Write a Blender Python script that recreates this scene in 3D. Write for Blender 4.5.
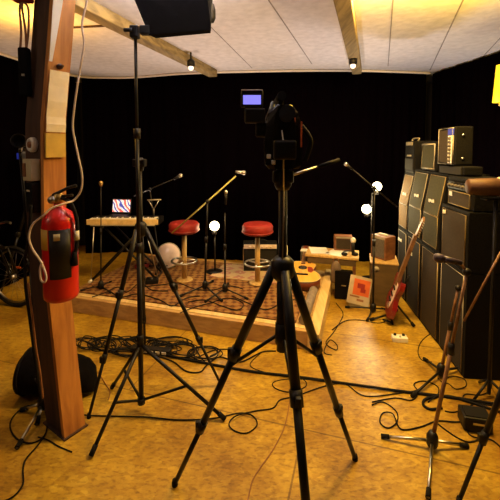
import bpy, bmesh, math, random
from mathutils import Vector, Matrix
random.seed(7)
R = math.radians
for o in list(bpy.data.objects):
    bpy.data.objects.remove(o, do_unlink=True)
scene = bpy.context.scene
COL = scene.collection

# ------------------------------------------------------------------ camera
EYE = 1.65          # eye height in metres
FOC = 360.0         # focal length in pixels of the 500 px frame
AXY = 169.0         # row of the optical axis (lens shift)
PITCH = R(3.0)
cam_data = bpy.data.cameras.new('camera')
cam = bpy.data.objects.new('camera', cam_data)
COL.objects.link(cam)
cam_data.sensor_width = 36.0
cam_data.lens = 36.0 * FOC / 500.0
cam_data.shift_y = -(250.0 - AXY) / 500.0
cam_data.clip_start = 0.05
cam.location = (0, 0, EYE)
cam.rotation_euler = (math.pi / 2 - PITCH, 0, 0)
scene.camera = cam

# ------------------------------------------------------------------ world, exposure, large lights
world = bpy.data.worlds.new('world')
scene.world = world
world.use_nodes = True
world.node_tree.nodes['Background'].inputs[0].default_value = (1.0, 0.75, 0.5, 1)
world.node_tree.nodes['Background'].inputs[1].default_value = 0.02
scene.view_settings.view_transform = 'Standard'
scene.view_settings.look = 'None'
scene.view_settings.gamma = 1.0
scene.view_settings.use_curve_mapping = False
scene.view_settings.exposure = 0.0


def lamp(name, kind, loc, energy, color, size=0.1, aim=None, spread=None, spot=None, blend=0.5):
    d = bpy.data.lights.new(name, kind)
    d.energy = energy
    d.color = color
    if kind == 'AREA':
        d.size = size
        if spread:
            d.spread = spread
    else:
        d.shadow_soft_size = size
    if kind == 'SPOT':
        d.spot_size = spot
        d.spot_blend = blend
    o = bpy.data.objects.new(name, d)
    COL.objects.link(o)
    o.location = loc
    if aim is not None:
        o.rotation_euler = (Vector(aim) - Vector(loc)).to_track_quat('-Z', 'Y').to_euler()
    return o


WARM = (1.0, 0.61, 0.19)
lamp('added_overhead_fill', 'AREA', (0.95, 2.50, 2.74), 84, WARM, 0.35, aim=(1.0, 3.7, 0))  # added warm fill over the floor, no fixture stands for it
lamp('added_overhead_fill', 'AREA', (-0.45, 2.38, 2.74), 46, WARM, 0.35, aim=(-0.7, 3.2, 0))  # second added overhead fill, weaker, towards the left
lamp('yellow_lamp_light', 'POINT', (1.50, 2.35, 2.52), 60, (1.0, 0.60, 0.06), 0.05)
lamp('yellow_lamp_light', 'POINT', (-1.87, 3.15, 2.52), 26, (1.0, 0.48, 0.05), 0.05)
lamp('added_left_fill', 'POINT', (-2.7, 1.0, 2.2), 13, (1.0, 0.74, 0.48), 0.12)  # added fill to brighten the post's dark face and the left side
UP = (1.0, 0.80, 0.68)
COOL = (0.92, 0.84, 0.86)
lamp('hidden_ceiling_fill', 'SPOT', (0.12, 4.74, 0.25), 115, UP, 0.08, aim=(0.15, 4.0, 2.8), spot=R(84), blend=0.7)  # bodiless spot behind the small amplifier, added to brighten the ceiling
lamp('hidden_ceiling_fill', 'SPOT', (-1.75, 5.1, 0.30), 105, (1.0, 0.72, 0.53), 0.08, aim=(-1.5, 4.3, 2.8), spot=R(84), blend=0.7)  # same kind of added ceiling fill, hidden behind the keyboard
lamp('hidden_ceiling_fill', 'SPOT', (2.25, 4.5, 0.40), 85, COOL, 0.08, aim=(2.0, 3.9, 2.8), spot=R(84), blend=0.7)  # added cooler ceiling fill, hidden behind the stacks
lamp('front_ceiling_fill', 'AREA', (0.3, 1.15, 2.28), 12, (1.0, 0.88, 0.84), 0.3, aim=(0.3, 1.65, 3.15))  # added out-of-frame area fill for the near ceiling, no real fixture



# ------------------------------------------------------------------ photo geometry: a pixel on a known height or depth
def ray(px, py):
    u = (px - 250.0) / FOC
    v = (AXY - py) / FOC
    return Vector((u, math.cos(PITCH) + v * math.sin(PITCH), -math.sin(PITCH) + v * math.cos(PITCH)))


def U(px, py, z=0.0):
    d = ray(px, py)
    return Vector((0, 0, EYE)) + d * ((z - EYE) / d.z)


def P(px, py, y):
    d = ray(px, py)
    return Vector((0, 0, EYE)) + d * (y / d.y)


# ------------------------------------------------------------------ materials
def mat(name, c, rough=0.6, metal=0.0, emit=0.0, var=0.0, scale=12.0, bump=0.0, spec=None, coat=0.0):
    m = bpy.data.materials.new(name)
    m.use_nodes = True
    nt = m.node_tree
    b = nt.nodes['Principled BSDF']
    b.inputs['Base Color'].default_value = (*c, 1)
    b.inputs['Roughness'].default_value = rough
    b.inputs['Metallic'].default_value = metal
    if spec is not None:
        b.inputs['Specular IOR Level'].default_value = spec
    if coat:
        b.inputs['Coat Weight'].default_value = coat
    if emit:
        b.inputs['Emission Color'].default_value = (*c, 1)
        b.inputs['Emission Strength'].default_value = emit
    if var or bump:
        tc = nt.nodes.new('ShaderNodeTexCoord')
        n = nt.nodes.new('ShaderNodeTexNoise')
        n.inputs['Scale'].default_value = scale
        n.inputs['Detail'].default_value = 5
        nt.links.new(tc.outputs['Object'], n.inputs['Vector'])
        if var:
            r = nt.nodes.new('ShaderNodeValToRGB')
            r.color_ramp.elements[0].position = 0.3
            r.color_ramp.elements[1].position = 0.7
            r.color_ramp.elements[0].color = (*[max(0, x * (1 - var)) for x in c], 1)
            r.color_ramp.elements[1].color = (*[min(1, x * (1 + var)) for x in c], 1)
            nt.links.new(n.outputs['Fac'], r.inputs['Fac'])
            nt.links.new(r.outputs['Color'], b.inputs['Base Color'])
        if bump:
            bp = nt.nodes.new('ShaderNodeBump')
            bp.inputs['Strength'].default_value = bump
            bp.inputs['Distance'].default_value = 0.01
            nt.links.new(n.outputs['Fac'], bp.inputs['Height'])
            nt.links.new(bp.outputs['Normal'], b.inputs['Normal'])
    return m


def ramp(nt, stops, interp='LINEAR'):
    r = nt.nodes.new('ShaderNodeValToRGB')
    r.color_ramp.interpolation = interp
    els = r.color_ramp.elements
    while len(els) < len(stops):
        els.new(0.5)
    for e, (p, c) in zip(els, stops):
        e.position = p
        e.color = (*c, 1)
    return r


def wood(name, c0, c1, rough=0.6, stretch=(14, 14, 1.2), bump=0.3):
    m = bpy.data.materials.new(name)
    m.use_nodes = True
    nt = m.node_tree
    b = nt.nodes['Principled BSDF']
    b.inputs['Roughness'].default_value = rough
    tc = nt.nodes.new('ShaderNodeTexCoord')
    mp = nt.nodes.new('ShaderNodeMapping')
    mp.inputs['Scale'].default_value = stretch
    n = nt.nodes.new('ShaderNodeTexNoise')
    n.inputs['Scale'].default_value = 2.2
    n.inputs['Detail'].default_value = 7
    n.inputs['Distortion'].default_value = 0.6
    r = ramp(nt, [(0.3, c0), (0.62, c1)])
    nt.links.new(tc.outputs['Object'], mp.inputs['Vector'])
    nt.links.new(mp.outputs['Vector'], n.inputs['Vector'])
    nt.links.new(n.outputs['Fac'], r.inputs['Fac'])
    nt.links.new(r.outputs['Color'], b.inputs['Base Color'])
    bp = nt.nodes.new('ShaderNodeBump')
    bp.inputs['Strength'].default_value = bump
    bp.inputs['Distance'].default_value = 0.01
    nt.links.new(n.outputs['Fac'], bp.inputs['Height'])
    nt.links.new(bp.outputs['Normal'], b.inputs['Normal'])
    return m


def floor_material():
    m = bpy.data.materials.new('chipboard floor')
    m.use_nodes = True
    nt = m.node_tree
    b = nt.nodes['Principled BSDF']
    tc = nt.nodes.new('ShaderNodeTexCoord')
    mp = nt.nodes.new('ShaderNodeMapping')
    mp.inputs['Scale'].default_value = (1.0, 2.0, 1.0)
    mp.inputs['Rotation'].default_value = (0, 0, R(20))
    vo = nt.nodes.new('ShaderNodeTexVoronoi')
    vo.inputs['Scale'].default_value = 26
    flakes = ramp(nt, [(0.0, (0.42, 0.245, 0.018)), (0.5, (0.55, 0.345, 0.028)), (1.0, (0.66, 0.45, 0.050))])
    n = nt.nodes.new('ShaderNodeTexNoise')
    n.inputs['Scale'].default_value = 1.6
    n.inputs['Detail'].default_value = 8
    n.inputs['Roughness'].default_value = 0.7
    stain = ramp(nt, [(0.38, (0.40, 0.29, 0.18)), (0.62, (1, 1, 1))])
    sp = nt.nodes.new('ShaderNodeTexNoise')
    sp.inputs['Scale'].default_value = 30
    sp.inputs['Detail'].default_value = 4
    spr = ramp(nt, [(0.30, (0.40, 0.29, 0.18)), (0.50, (1, 1, 1))])
    mx = nt.nodes.new('ShaderNodeMix')
    mx.data_type = 'RGBA'
    mx.blend_type = 'MULTIPLY'
    mx.inputs['Factor'].default_value = 0.85
    mx2 = nt.nodes.new('ShaderNodeMix')
    mx2.data_type = 'RGBA'
    mx2.blend_type = 'MULTIPLY'
    mx2.inputs['Factor'].default_value = 0.65
    L = nt.links.new
    L(tc.outputs['Object'], mp.inputs['Vector'])
    L(mp.outputs['Vector'], vo.inputs['Vector'])
    L(tc.outputs['Object'], n.inputs['Vector'])
    L(mp.outputs['Vector'], sp.inputs['Vector'])
    L(vo.outputs['Color'], flakes.inputs['Fac'])
    L(n.outputs['Fac'], stain.inputs['Fac'])
    L(sp.outputs['Fac'], spr.inputs['Fac'])
    L(flakes.outputs['Color'], mx.inputs['A'])
    L(stain.outputs['Color'], mx.inputs['B'])
    L(mx.outputs['Result'], mx2.inputs['A'])
    L(spr.outputs['Color'], mx2.inputs['B'])
    bk = nt.nodes.new('ShaderNodeTexBrick')
    bk.inputs['Scale'].default_value = 1.0
    bk.inputs['Brick Width'].default_value = 2.4
    bk.inputs['Row Height'].default_value = 1.2
    bk.inputs['Mortar Size'].default_value = 0.006
    bk.inputs['Mortar Smooth'].default_value = 0.3
    bk.inputs['Color1'].default_value = (1, 1, 1, 1)
    bk.inputs['Color2'].default_value = (0.93, 0.93, 0.93, 1)
    bk.inputs['Mortar'].default_value = (0.45, 0.40, 0.35, 1)
    mp3 = nt.nodes.new('ShaderNodeMapping')
    mp3.inputs['Rotation'].default_value = (0, 0, R(17))
    mp3.inputs['Location'].default_value = (0.3, 0.35, 0)
    mx3 = nt.nodes.new('ShaderNodeMix')
    mx3.data_type = 'RGBA'
    mx3.blend_type = 'MULTIPLY'
    mx3.inputs['Factor'].default_value = 1.0
    L(tc.outputs['Object'], mp3.inputs['Vector'])
    L(mp3.outputs['Vector'], bk.inputs['Vector'])
    L(mx2.outputs['Result'], mx3.inputs['A'])
    L(bk.outputs['Color'], mx3.inputs['B'])
    L(mx3.outputs['Result'], b.inputs['Base Color'])
    b.inputs['Roughness'].default_value = 0.36
    bp = nt.nodes.new('ShaderNodeBump')
    bp.inputs['Strength'].default_value = 0.15
    bp.inputs['Distance'].default_value = 0.005
    L(sp.outputs['Fac'], bp.inputs['Height'])
    L(bp.outputs['Normal'], b.inputs['Normal'])
    return m


def rug_material(name, cols, scale):
    m = bpy.data.materials.new(name)
    m.use_nodes = True
    nt = m.node_tree
    b = nt.nodes['Principled BSDF']
    b.inputs['Roughness'].default_value = 0.95
    b.inputs['Specular IOR Level'].default_value = 0.1
    tc = nt.nodes.new('ShaderNodeTexCoord')
    vo = nt.nodes.new('ShaderNodeTexVoronoi')
    vo.distance = 'MANHATTAN'
    vo.inputs['Scale'].default_value = scale
    vo.inputs['Randomness'].default_value = 0.25
    r = ramp(nt, [(i / len(cols), c) for i, c in enumerate(cols)], 'CONSTANT')
    n = nt.nodes.new('ShaderNodeTexNoise')
    n.inputs['Scale'].default_value = 14
    n.inputs['Detail'].default_value = 6
    add = nt.nodes.new('ShaderNodeMath')
    add.operation = 'MULTIPLY_ADD'
    add.inputs[1].default_value = 0.75
    L = nt.links.new
    L(tc.outputs['Object'], vo.inputs['Vector'])
    L(tc.outputs['Object'], n.inputs['Vector'])
    L(n.outputs['Fac'], add.inputs[0])
    mul = nt.nodes.new('ShaderNodeMath')
    mul.operation = 'MULTIPLY'
    mul.inputs[1].default_value = 0.75
    L(vo.outputs['Distance'], mul.inputs[0])
    L(mul.outputs[0], add.inputs[2])
    L(add.outputs[0], r.inputs['Fac'])
    L(r.outputs['Color'], b.inputs['Base Color'])
    return m


def screen_material():
    m = bpy.data.materials.new('laptop picture')
    m.use_nodes = True
    nt = m.node_tree
    b = nt.nodes['Principled BSDF']
    tc = nt.nodes.new('ShaderNodeTexCoord')
    mp = nt.nodes.new('ShaderNodeMapping')
    mp.inputs['Rotation'].default_value = (0, R(40), 0)
    w = nt.nodes.new('ShaderNodeTexWave')
    w.inputs['Scale'].default_value = 4.0
    w.inputs['Distortion'].default_value = 5
    w.inputs['Detail Scale'].default_value = 2
    r = ramp(nt, [(0.0, (0.03, 0.05, 0.45)), (0.22, (0.8, 0.85, 1.0)), (0.6, (1, 0.95, 0.95)), (0.88, (0.75, 0.12, 0.12))])
    L = nt.links.new
    L(tc.outputs['Object'], mp.inputs['Vector'])
    L(mp.outputs['Vector'], w.inputs['Vector'])
    L(w.outputs['Fac'], r.inputs['Fac'])
    L(r.outputs['Color'], b.inputs['Base Color'])
    L(r.outputs['Color'], b.inputs['Emission Color'])
    b.inputs['Emission Strength'].default_value = 0.75
    return m


M = {
    'floor': floor_material(),
    'ceiling': mat('ceiling cloth', (0.72, 0.68, 0.69), 0.9, var=0.10, scale=14, bump=0.5),
    'seam': mat('ceiling seam', (0.30, 0.27, 0.27), 0.9, var=0.2),
    'beam': wood('rough beam', (0.15, 0.105, 0.045), (0.34, 0.25, 0.11), 0.8, (10, 1.0, 10)),
    'white_trim': mat('white batten', (0.80, 0.74, 0.68), 0.6, var=0.05),
    'wall': mat('dark wall paint', (0.02, 0.016, 0.016), 0.9, var=0.2),
    'curtain': mat('black curtain cloth', (0.0016, 0.0008, 0.0016), 0.95, var=0.3, scale=30, spec=0.0),
    'black': mat('black plastic', (0.007, 0.006, 0.006), 0.45, var=0.15, spec=0.3),
    'blackmetal': mat('black painted metal', (0.006, 0.005, 0.005), 0.42, var=0.15, spec=0.3),
    'rubber': mat('black rubber', (0.007, 0.006, 0.006), 0.8, var=0.2, spec=0.2),
    'cloth': mat('black cloth', (0.004, 0.003, 0.003), 0.95, var=0.3, scale=20, bump=0.4, spec=0.1),
    'tolex': mat('black tolex', (0.003, 0.0025, 0.0025), 0.75, var=0.3, spec=0.2, scale=80, bump=0.3),
    'steel': mat('chrome steel', (0.62, 0.60, 0.57), 0.28, metal=1.0, var=0.1),
    'brass': mat('brass tube', (0.62, 0.42, 0.14), 0.35, metal=0.9, var=0.12),
    'goldwood': wood('honey pedestal', (0.40, 0.24, 0.07), (0.58, 0.38, 0.14), 0.5),
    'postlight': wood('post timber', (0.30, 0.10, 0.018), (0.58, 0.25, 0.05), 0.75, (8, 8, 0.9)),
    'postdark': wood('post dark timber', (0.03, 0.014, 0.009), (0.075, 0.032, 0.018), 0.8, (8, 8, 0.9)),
    'paper': mat('cream paper', (0.90, 0.79, 0.56), 0.85, var=0.07, scale=20),
    'white': mat('white paint', (0.80, 0.77, 0.72), 0.5, var=0.05),
    'yellowboard': mat('yellow board', (0.62, 0.40, 0.06), 0.6, var=0.12),
    'red': mat('red enamel', (0.62, 0.012, 0.010), 0.3, var=0.08, coat=0.4),
    'redvinyl': mat('red vinyl', (0.25, 0.009, 0.005), 0.65, var=0.15, scale=8),
    'cream': mat('cream plastic', (0.62, 0.55, 0.36), 0.5, var=0.06),
    'brown': mat('brown cord', (0.24, 0.10, 0.04), 0.7, var=0.2),
    'stage': wood('stage boards', (0.36, 0.20, 0.07), (0.55, 0.34, 0.12), 0.6, (1.2, 12, 12)),
    'pale': wood('pale softwood', (0.58, 0.40, 0.15), (0.74, 0.54, 0.24), 0.6, (12, 1.2, 12)),
    'crate': wood('brown plywood', (0.065, 0.038, 0.013), (0.11, 0.066, 0.023), 0.65, (2, 2, 9)),
    'walnut': wood('walnut', (0.10, 0.035, 0.014), (0.22, 0.085, 0.035), 0.5, (1.5, 9, 9)),
    'spruce': wood('amber spruce', (0.72, 0.36, 0.05), (0.85, 0.47, 0.09), 0.3, (14, 1, 1), 0.05),
    'mahogany': wood('dark mahogany', (0.09, 0.018, 0.008), (0.17, 0.04, 0.016), 0.35, (1, 6, 6), 0.05),
    'neckwood': wood('neck wood', (0.13, 0.058, 0.026), (0.24, 0.12, 0.055), 0.45, (1, 10, 10), 0.05),
    'gold_grille': mat('amber grille cloth', (0.17, 0.090, 0.010), 0.8, var=0.2, scale=60),
    'olive_grille': mat('olive grille cloth', (0.036, 0.034, 0.008), 0.85, var=0.25, scale=60),
    'brown_grille': mat('brown grille cloth', (0.030, 0.018, 0.006), 0.85, var=0.25, scale=60),
    'dark_grille': mat('black grille cloth', (0.008, 0.006, 0.005), 0.85, var=0.25, scale=60),
    'grey_grille': mat('grey grille cloth', (0.10, 0.085, 0.075), 0.85, var=0.25, scale=60),
    'piping': mat('pale piping', (0.34, 0.30, 0.23), 0.5, var=0.1),
    'goldpiping': mat('gold piping', (0.22, 0.155, 0.05), 0.5, var=0.1),
    'panelblue': mat('blue badge', (0.05, 0.07, 0.62), 0.4, var=0.1),
    'lcd': mat('lilac screen', (0.27, 0.25, 1.0), 0.4, emit=1.0),
    'laptop': screen_material(),
    'blueglow': mat('blue screen', (0.02, 0.04, 0.5), 0.4, emit=0.25),
    'bulb': mat('lit bulb', (1.0, 0.90, 0.55), 0.3, emit=9.0),
    'bulbsmall': mat('lit small bulb', (1.0, 0.80, 0.55), 0.3, emit=2.5),
    'yellowglow': mat('yellow lit shade', (1.0, 0.66, 0.02), 0.5, emit=1.1),
    'diffuser': mat('softbox diffuser', (0.80, 0.88, 1.0), 0.6, emit=3.0),
    'drumskin': mat('pink drum skin', (0.84, 0.66, 0.64), 0.6, var=0.12, scale=6),
    'guitarred': mat('deep red lacquer', (0.20, 0.006, 0.007), 0.35, var=0.1, coat=0.3),
    'aged': mat('aged card', (0.42, 0.34, 0.24), 0.7, var=0.15),
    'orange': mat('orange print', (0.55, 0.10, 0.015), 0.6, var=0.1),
    'pink': mat('white sock', (0.75, 0.62, 0.55), 0.7, var=0.1),
    'limeboom': mat('pale olive tube', (0.46, 0.42, 0.12), 0.4, var=0.1),
    'darkbrown': mat('dark brown leather', (0.075, 0.028, 0.012), 0.6, var=0.25),
    'bagbrown': mat('grey brown leather', (0.13, 0.085, 0.055), 0.7, var=0.35, scale=10, bump=0.3),
    'gloss': mat('glossy black plastic', (0.010, 0.008, 0.007), 0.22, var=0.15),
    'purple': mat('violet grey plastic', (0.055, 0.040, 0.075), 0.45, var=0.15),
    'rug': rug_material('patterned rug', [(0.125, 0.042, 0.016), (0.22, 0.11, 0.038), (0.15, 0.050, 0.018), (0.08, 0.042, 0.02),
                                          (0.19, 0.075, 0.026), (0.26, 0.145, 0.05)], 13.0),
    'rugpale': rug_material('pale rug', [(0.44, 0.27, 0.18), (0.52, 0.38, 0.24), (0.38, 0.18, 0.12), (0.48, 0.34, 0.18)], 6.0),
    'rugedge': mat('grey rug edge', (0.20, 0.155, 0.115), 0.95, var=0.25, scale=25),
    'redcard': mat('dark red plastic', (0.25, 0.02, 0.015), 0.4, var=0.1),
}


# ------------------------------------------------------------------ mesh builder
class MB:
    def __init__(self):
        self.v = []
        self.f = []
        self.smooth = []

    def add(self, verts, faces, smooth=False):
        o = len(self.v)
        self.v += [Vector(p) for p in verts]
        self.f += [tuple(i + o for i in f) for f in faces]
        self.smooth += [smooth] * len(faces)
        return self

    def box(self, c, s, ax=None, bevel=0.0):
        """bevelled box: centre c, full size s, ax = three axis vectors"""
        bm = bmesh.new()
        bmesh.ops.create_cube(bm, size=1.0)
        for vv in bm.verts:
            vv.co = Vector((vv.co.x * s[0], vv.co.y * s[1], vv.co.z * s[2]))
        if bevel:
            bmesh.ops.bevel(bm, geom=list(bm.edges), offset=min(bevel, min(s) * 0.45), segments=2, profile=0.5, affect='EDGES')
        c = Vector(c)
        if ax:
            X, Y, Z = [Vector(a) for a in ax]
            vs = [c + X * q.co.x + Y * q.co.y + Z * q.co.z for q in bm.verts]
        else:
            vs = [c + q.co for q in bm.verts]
        bm.verts.index_update()
        fs = [[q.index for q in f.verts] for f in bm.faces]
        bm.free()
        return self.add(vs, fs)

    def tube(self, pts, r, n=8, closed=False, cap=True):
        pts = [Vector(p) for p in pts]
        N = len(pts)
        rs = r if isinstance(r, (list, tuple)) else [r] * N
        verts = []
        prev = None
        for i, p in enumerate(pts):
            if closed:
                t = pts[(i + 1) % N] - pts[i - 1]
            else:
                t = pts[min(i + 1, N - 1)] - pts[max(i - 1, 0)]
            if t.length < 1e-9:
                t = Vector((0, 0, 1))
            t.normalize()
            if prev is None:
                a = Vector((0, 0, 1)) if abs(t.z) < 0.9 else Vector((1, 0, 0))
                a = (a - t * a.dot(t)).normalized()
            else:
                a = prev - t * prev.dot(t)
                if a.length < 1e-6:
                    a = t.orthogonal()
                a.normalize()
            prev = a
            b = t.cross(a)
            for k in range(n):
                w = 2 * math.pi * k / n
                verts.append(p + (a * math.cos(w) + b * math.sin(w)) * rs[i])
        faces = []
        M_ = N if closed else N - 1
        for i in range(M_):
            j = (i + 1) % N
            for k in range(n):
                l = (k + 1) % n
                faces.append((i * n + k, i * n + l, j * n + l, j * n + k))
        self.add(verts, faces, True)
        if cap and not closed:
            o = len(self.v) - len(verts)
            self.f.append(tuple(o + k for k in reversed(range(n))))
            self.f.append(tuple(o + (N - 1) * n + k for k in range(n)))
            self.smooth += [False, False]
        return self

    def bar(self, a, b, r, r2=None, n=10):
        return self.tube([a, b], [r, r if r2 is None else r2], n)

    def lathe(self, prof, org, ax=(0, 0, 1), n=24):
        """prof: list of (radius, height along ax)"""
        A = Vector(ax).normalized()
        X = A.orthogonal().normalized()
        Y = A.cross(X)
        org = Vector(org)
        verts = []
        for (r, h) in prof:
            r = max(r, 1e-4)
            for k in range(n):
                w = 2 * math.pi * k / n
                verts.append(org + A * h + (X * math.cos(w) + Y * math.sin(w)) * r)
        faces = []
        for i in range(len(prof) - 1):
            for k in range(n):
                l = (k + 1) % n
                faces.append((i * n + k, i * n + l, (i + 1) * n + l, (i + 1) * n + k))
        faces.append(tuple(reversed(range(n))))
        faces.append(tuple((len(prof) - 1) * n + k for k in range(n)))
        return self.add(verts, faces, True)

    def ball(self, c, r, n=16, sq=(1, 1, 1)):
        prof = []
        m = 10
        c = Vector(c)
        verts = []
        for i in range(m + 1):
            th = math.pi * i / m
            for k in range(n):
                w = 2 * math.pi * k / n
                q = max(math.sin(th), 1e-3)
                verts.append(c + Vector((q * math.cos(w) * sq[0], q * math.sin(w) * sq[1], -math.cos(th) * sq[2])) * r)
        faces = []
        for i in range(m):
            for k in range(n):
                l = (k + 1) % n
                faces.append((i * n + k, i * n + l, (i + 1) * n + l, (i + 1) * n + k))
        return self.add(verts, faces, True)

    def prism(self, poly, ext, smooth=False):
        """closed polygon (3D points) extruded by vector ext"""
        poly = [Vector(p) for p in poly]
        e = Vector(ext)
        n = len(poly)
        verts = poly + [p + e for p in poly]
        faces = [tuple(reversed(range(n))), tuple(range(n, 2 * n))]
        self.add(verts, faces)
        o = len(self.v) - 2 * n
        for i in range(n):
            j = (i + 1) % n
            self.f.append((o + i, o + j, o + n + j, o + n + i))
            self.smooth.append(smooth)
        return self

    def loft(self, rings, smooth=True):
        n = len(rings[0])
        verts = [p for r in rings for p in r]
        faces = []
        for i in range(len(rings) - 1):
            for k in range(n):
                l = (k + 1) % n
                faces.append((i * n + k, i * n + l, (i + 1) * n + l, (i + 1) * n + k))
        faces.append(tuple(reversed(range(n))))
        faces.append(tuple((len(rings) - 1) * n + k for k in range(n)))
        return self.add(verts, faces, smooth)


FRAME = {}


def build(mb, name, material, parent=None, origin=None):
    """link the builder's shape as ONE mesh object; world points become local to the thing's base"""
    if parent is not None:
        inv = FRAME[parent].inverted()
    elif origin is not None:
        inv = Matrix.Translation(-Vector(origin))
    else:
        inv = Matrix.Identity(4)
    me = bpy.data.meshes.new(name)
    me.from_pydata([inv @ p for p in mb.v], [], mb.f)
    me.polygons.foreach_set('use_smooth', mb.smooth)
    bm = bmesh.new()
    bm.from_mesh(me)
    bmesh.ops.recalc_face_normals(bm, faces=bm.faces)
    bm.to_mesh(me)
    bm.free()
    me.materials.append(material)
    o = bpy.data.objects.new(name, me)
    COL.objects.link(o)
    if parent is not None:
        o.parent = parent
        FRAME[o] = FRAME[parent]
    else:
        if origin is not None:
            o.location = origin
        FRAME[o] = Matrix.Translation(Vector(origin)) if origin is not None else Matrix.Identity(4)
    return o


def tag(o, label, cat, group=None, kind=None):
    o['label'] = label
    o['category'] = cat
    if group:
        o['group'] = group
    if kind:
        o['kind'] = kind
    return o


def thing(name, label, cat, loc, group=None):
    o = bpy.data.objects.new(name, None)
    o.empty_display_size = 0.1
    COL.objects.link(o)
    o.location = loc
    FRAME[o] = Matrix.Translation(Vector(loc))
    return tag(o, label, cat, group)


def struct(name, mb, material, label=None):
    o = build(mb, name, material)
    o['kind'] = 'structure'
    if label:
        o['label'] = label
    return o


def dup(root, loc, label):
    r = root.copy()
    COL.objects.link(r)
    r.location = loc
    r['label'] = label
    for ch in list(root.children):
        c = ch.copy()
        COL.objects.link(c)
        c.parent = r
        for g in list(ch.children):
            d = g.copy()
            COL.objects.link(d)
            d.parent = c
    return r


def smooth_path(pts, per=6):
    pts = [Vector(p) for p in pts]
    if len(pts) < 3:
        return pts
    out = []
    for i in range(len(pts) - 1):
        p0 = pts[max(i - 1, 0)]
        p1 = pts[i]
        p2 = pts[i + 1]
        p3 = pts[min(i + 2, len(pts) - 1)]
        for k in range(per):
            t = k / per
            out.append(0.5 * ((2 * p1) + (p2 - p0) * t + (2 * p0 - 5 * p1 + 4 * p2 - p3) * t * t + (3 * p1 - p0 - 3 * p2 + p3) * t ** 3))
    out.append(pts[-1])
    return out


def norm(v):
    return Vector(v).normalized()


# ================================================================== SETTING
CEIL = 2.80
struct('floor', MB().box((0, 1.8, -0.05), (6.6, 9.0, 0.1)), M['floor'])
struct('ceiling', MB().box((0, 1.8, CEIL + 0.05), (6.6, 9.0, 0.1)), M['ceiling'])
struct('wall_back', MB().box((0, 6.22, 1.4), (6.4, 0.1, 2.79)), M['wall'])
struct('wall_left', MB().box((-3.25, 1.8, 1.4), (0.1, 8.7, 2.79)), M['wall'])
struct('wall_right', MB().box((3.25, 1.8, 1.4), (0.1, 8.7, 2.79)), M['wall'])
struct('wall_front', MB().box((0, -2.6, 1.4), (6.4, 0.1, 2.79)), M['wall'])

# stage axes, shared by the ceiling beams
SA = R(-17.0)
EX = Vector((math.cos(SA), math.sin(SA), 0))
EY = Vector((-math.sin(SA), math.cos(SA), 0))
EZ = Vector((0, 0, 1))


def curtain(name, plan, label, freq):
    pts = smooth_path([(x, y, 0) for x, y in plan], 26)
    mb = MB()
    s = 0
    rings = []
    for i, p in enumerate(pts):
        t = norm(pts[min(i + 1, len(pts) - 1)] - pts[max(i - 1, 0)])
        nrm = Vector((-t.y, t.x, 0))
        if i:
            s += (pts[i] - pts[i - 1]).length
        d = 0.010 * math.sin(s * freq) + 0.008 * math.sin(s * freq * 2.3 + 1)
        a = p + nrm * d
        b = a + nrm * 0.012
        k = 0.5
        rings.append([a + EZ * 0.004, a + EZ * 2.778, b + EZ * 2.778, b + EZ * 0.004])
    mb.loft(rings)
    return tag(build(mb, name, M['curtain']), label, 'curtain')


curtain('stage_curtain', [(-2.62, 5.66), (-2.2, 5.74), (-1.76, 5.70), (-0.9, 5.42), (0.3, 5.27), (1.4, 5.24), (2.2, 5.33), (2.62, 5.42)],
        'black cloth curtain hanging along the back of the room behind the stools', 21)
curtain('stage_curtain', [(-3.08, 0.2), (-3.05, 2.0), (-2.98, 4.0), (-2.80, 5.2), (-2.70, 5.62)],
        'black cloth curtain hanging on the left side behind the bicycle', 19)
curtain('stage_curtain', [(2.70, 5.40), (2.76, 5.0), (2.86, 4.3), (2.98, 3.0), (3.05, 0.2)],
        'black cloth curtain hanging on the right side behind the amplifier stacks', 19)

# white batten along the top of the curtain
bat = [(-2.98, 4.0), (-2.80, 5.2), (-2.62, 5.62), (-2.2, 5.70), (-1.76, 5.66), (-0.9, 5.38), (0.3, 5.23), (1.4, 5.20), (2.2, 5.29), (2.66, 5.38)]
struct('trim_1', MB().tube(smooth_path([(x, y, CEIL - 0.018) for x, y in bat], 8), 0.016, 6), M['white_trim'])


def ceil_strip(name, pxa, pxb, w, h, m, ext=1.5):
    a = U(pxa[0], pxa[1], CEIL)
    b = U(pxb[0], pxb[1], CEIL)
    d = norm(b - a)
    b = b + d * ext
    c = (a + b) / 2
    side = Vector((-d.y, d.x, 0))
    mb = MB().box(c - EZ * (h / 2), ((b - a).length, w, h), (d, side, EZ), min(h * 0.2, 0.008))
    return struct(name, mb, m)


ceil_strip('trim_2', (213, 70), (132, 26), 0.13, 0.10, M['beam'], 2.2)
ceil_strip('trim_3', (357, 67), (345, 0), 0.125, 0.10, M['beam'], 1.6)
ceil_strip('trim_4', (312, 64), (272, 5), 0.010, 0.004, M['seam'], 1.6)
ceil_strip('trim_5', (388, 66), (393, 0), 0.010, 0.004, M['seam'], 1.6)
ceil_strip('trim_6', (430, 70), (463, 0), 0.012, 0.004, M['seam'], 1.6)
ceil_strip('trim_7', (478, 62), (500, 38), 0.010, 0.004, M['seam'], 0.8)
ceil_strip('trim_8', (252, 68), (212, 28), 0.008, 0.004, M['seam'], 1.6)
ceil_strip('trim_9', (128, 24), (70, 27), 0.03, 0.012, M['postdark'], 0.3)

# ================================================================== STAGE
SZ = 0.16
C0 = Vector((0.57, 2.86, 0))


def S(a, b, z=0.0):
    """a metres to the left of the stage's right edge, b metres back from its front edge"""
    return C0 - EX * a + EY * b + EZ * z


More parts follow.
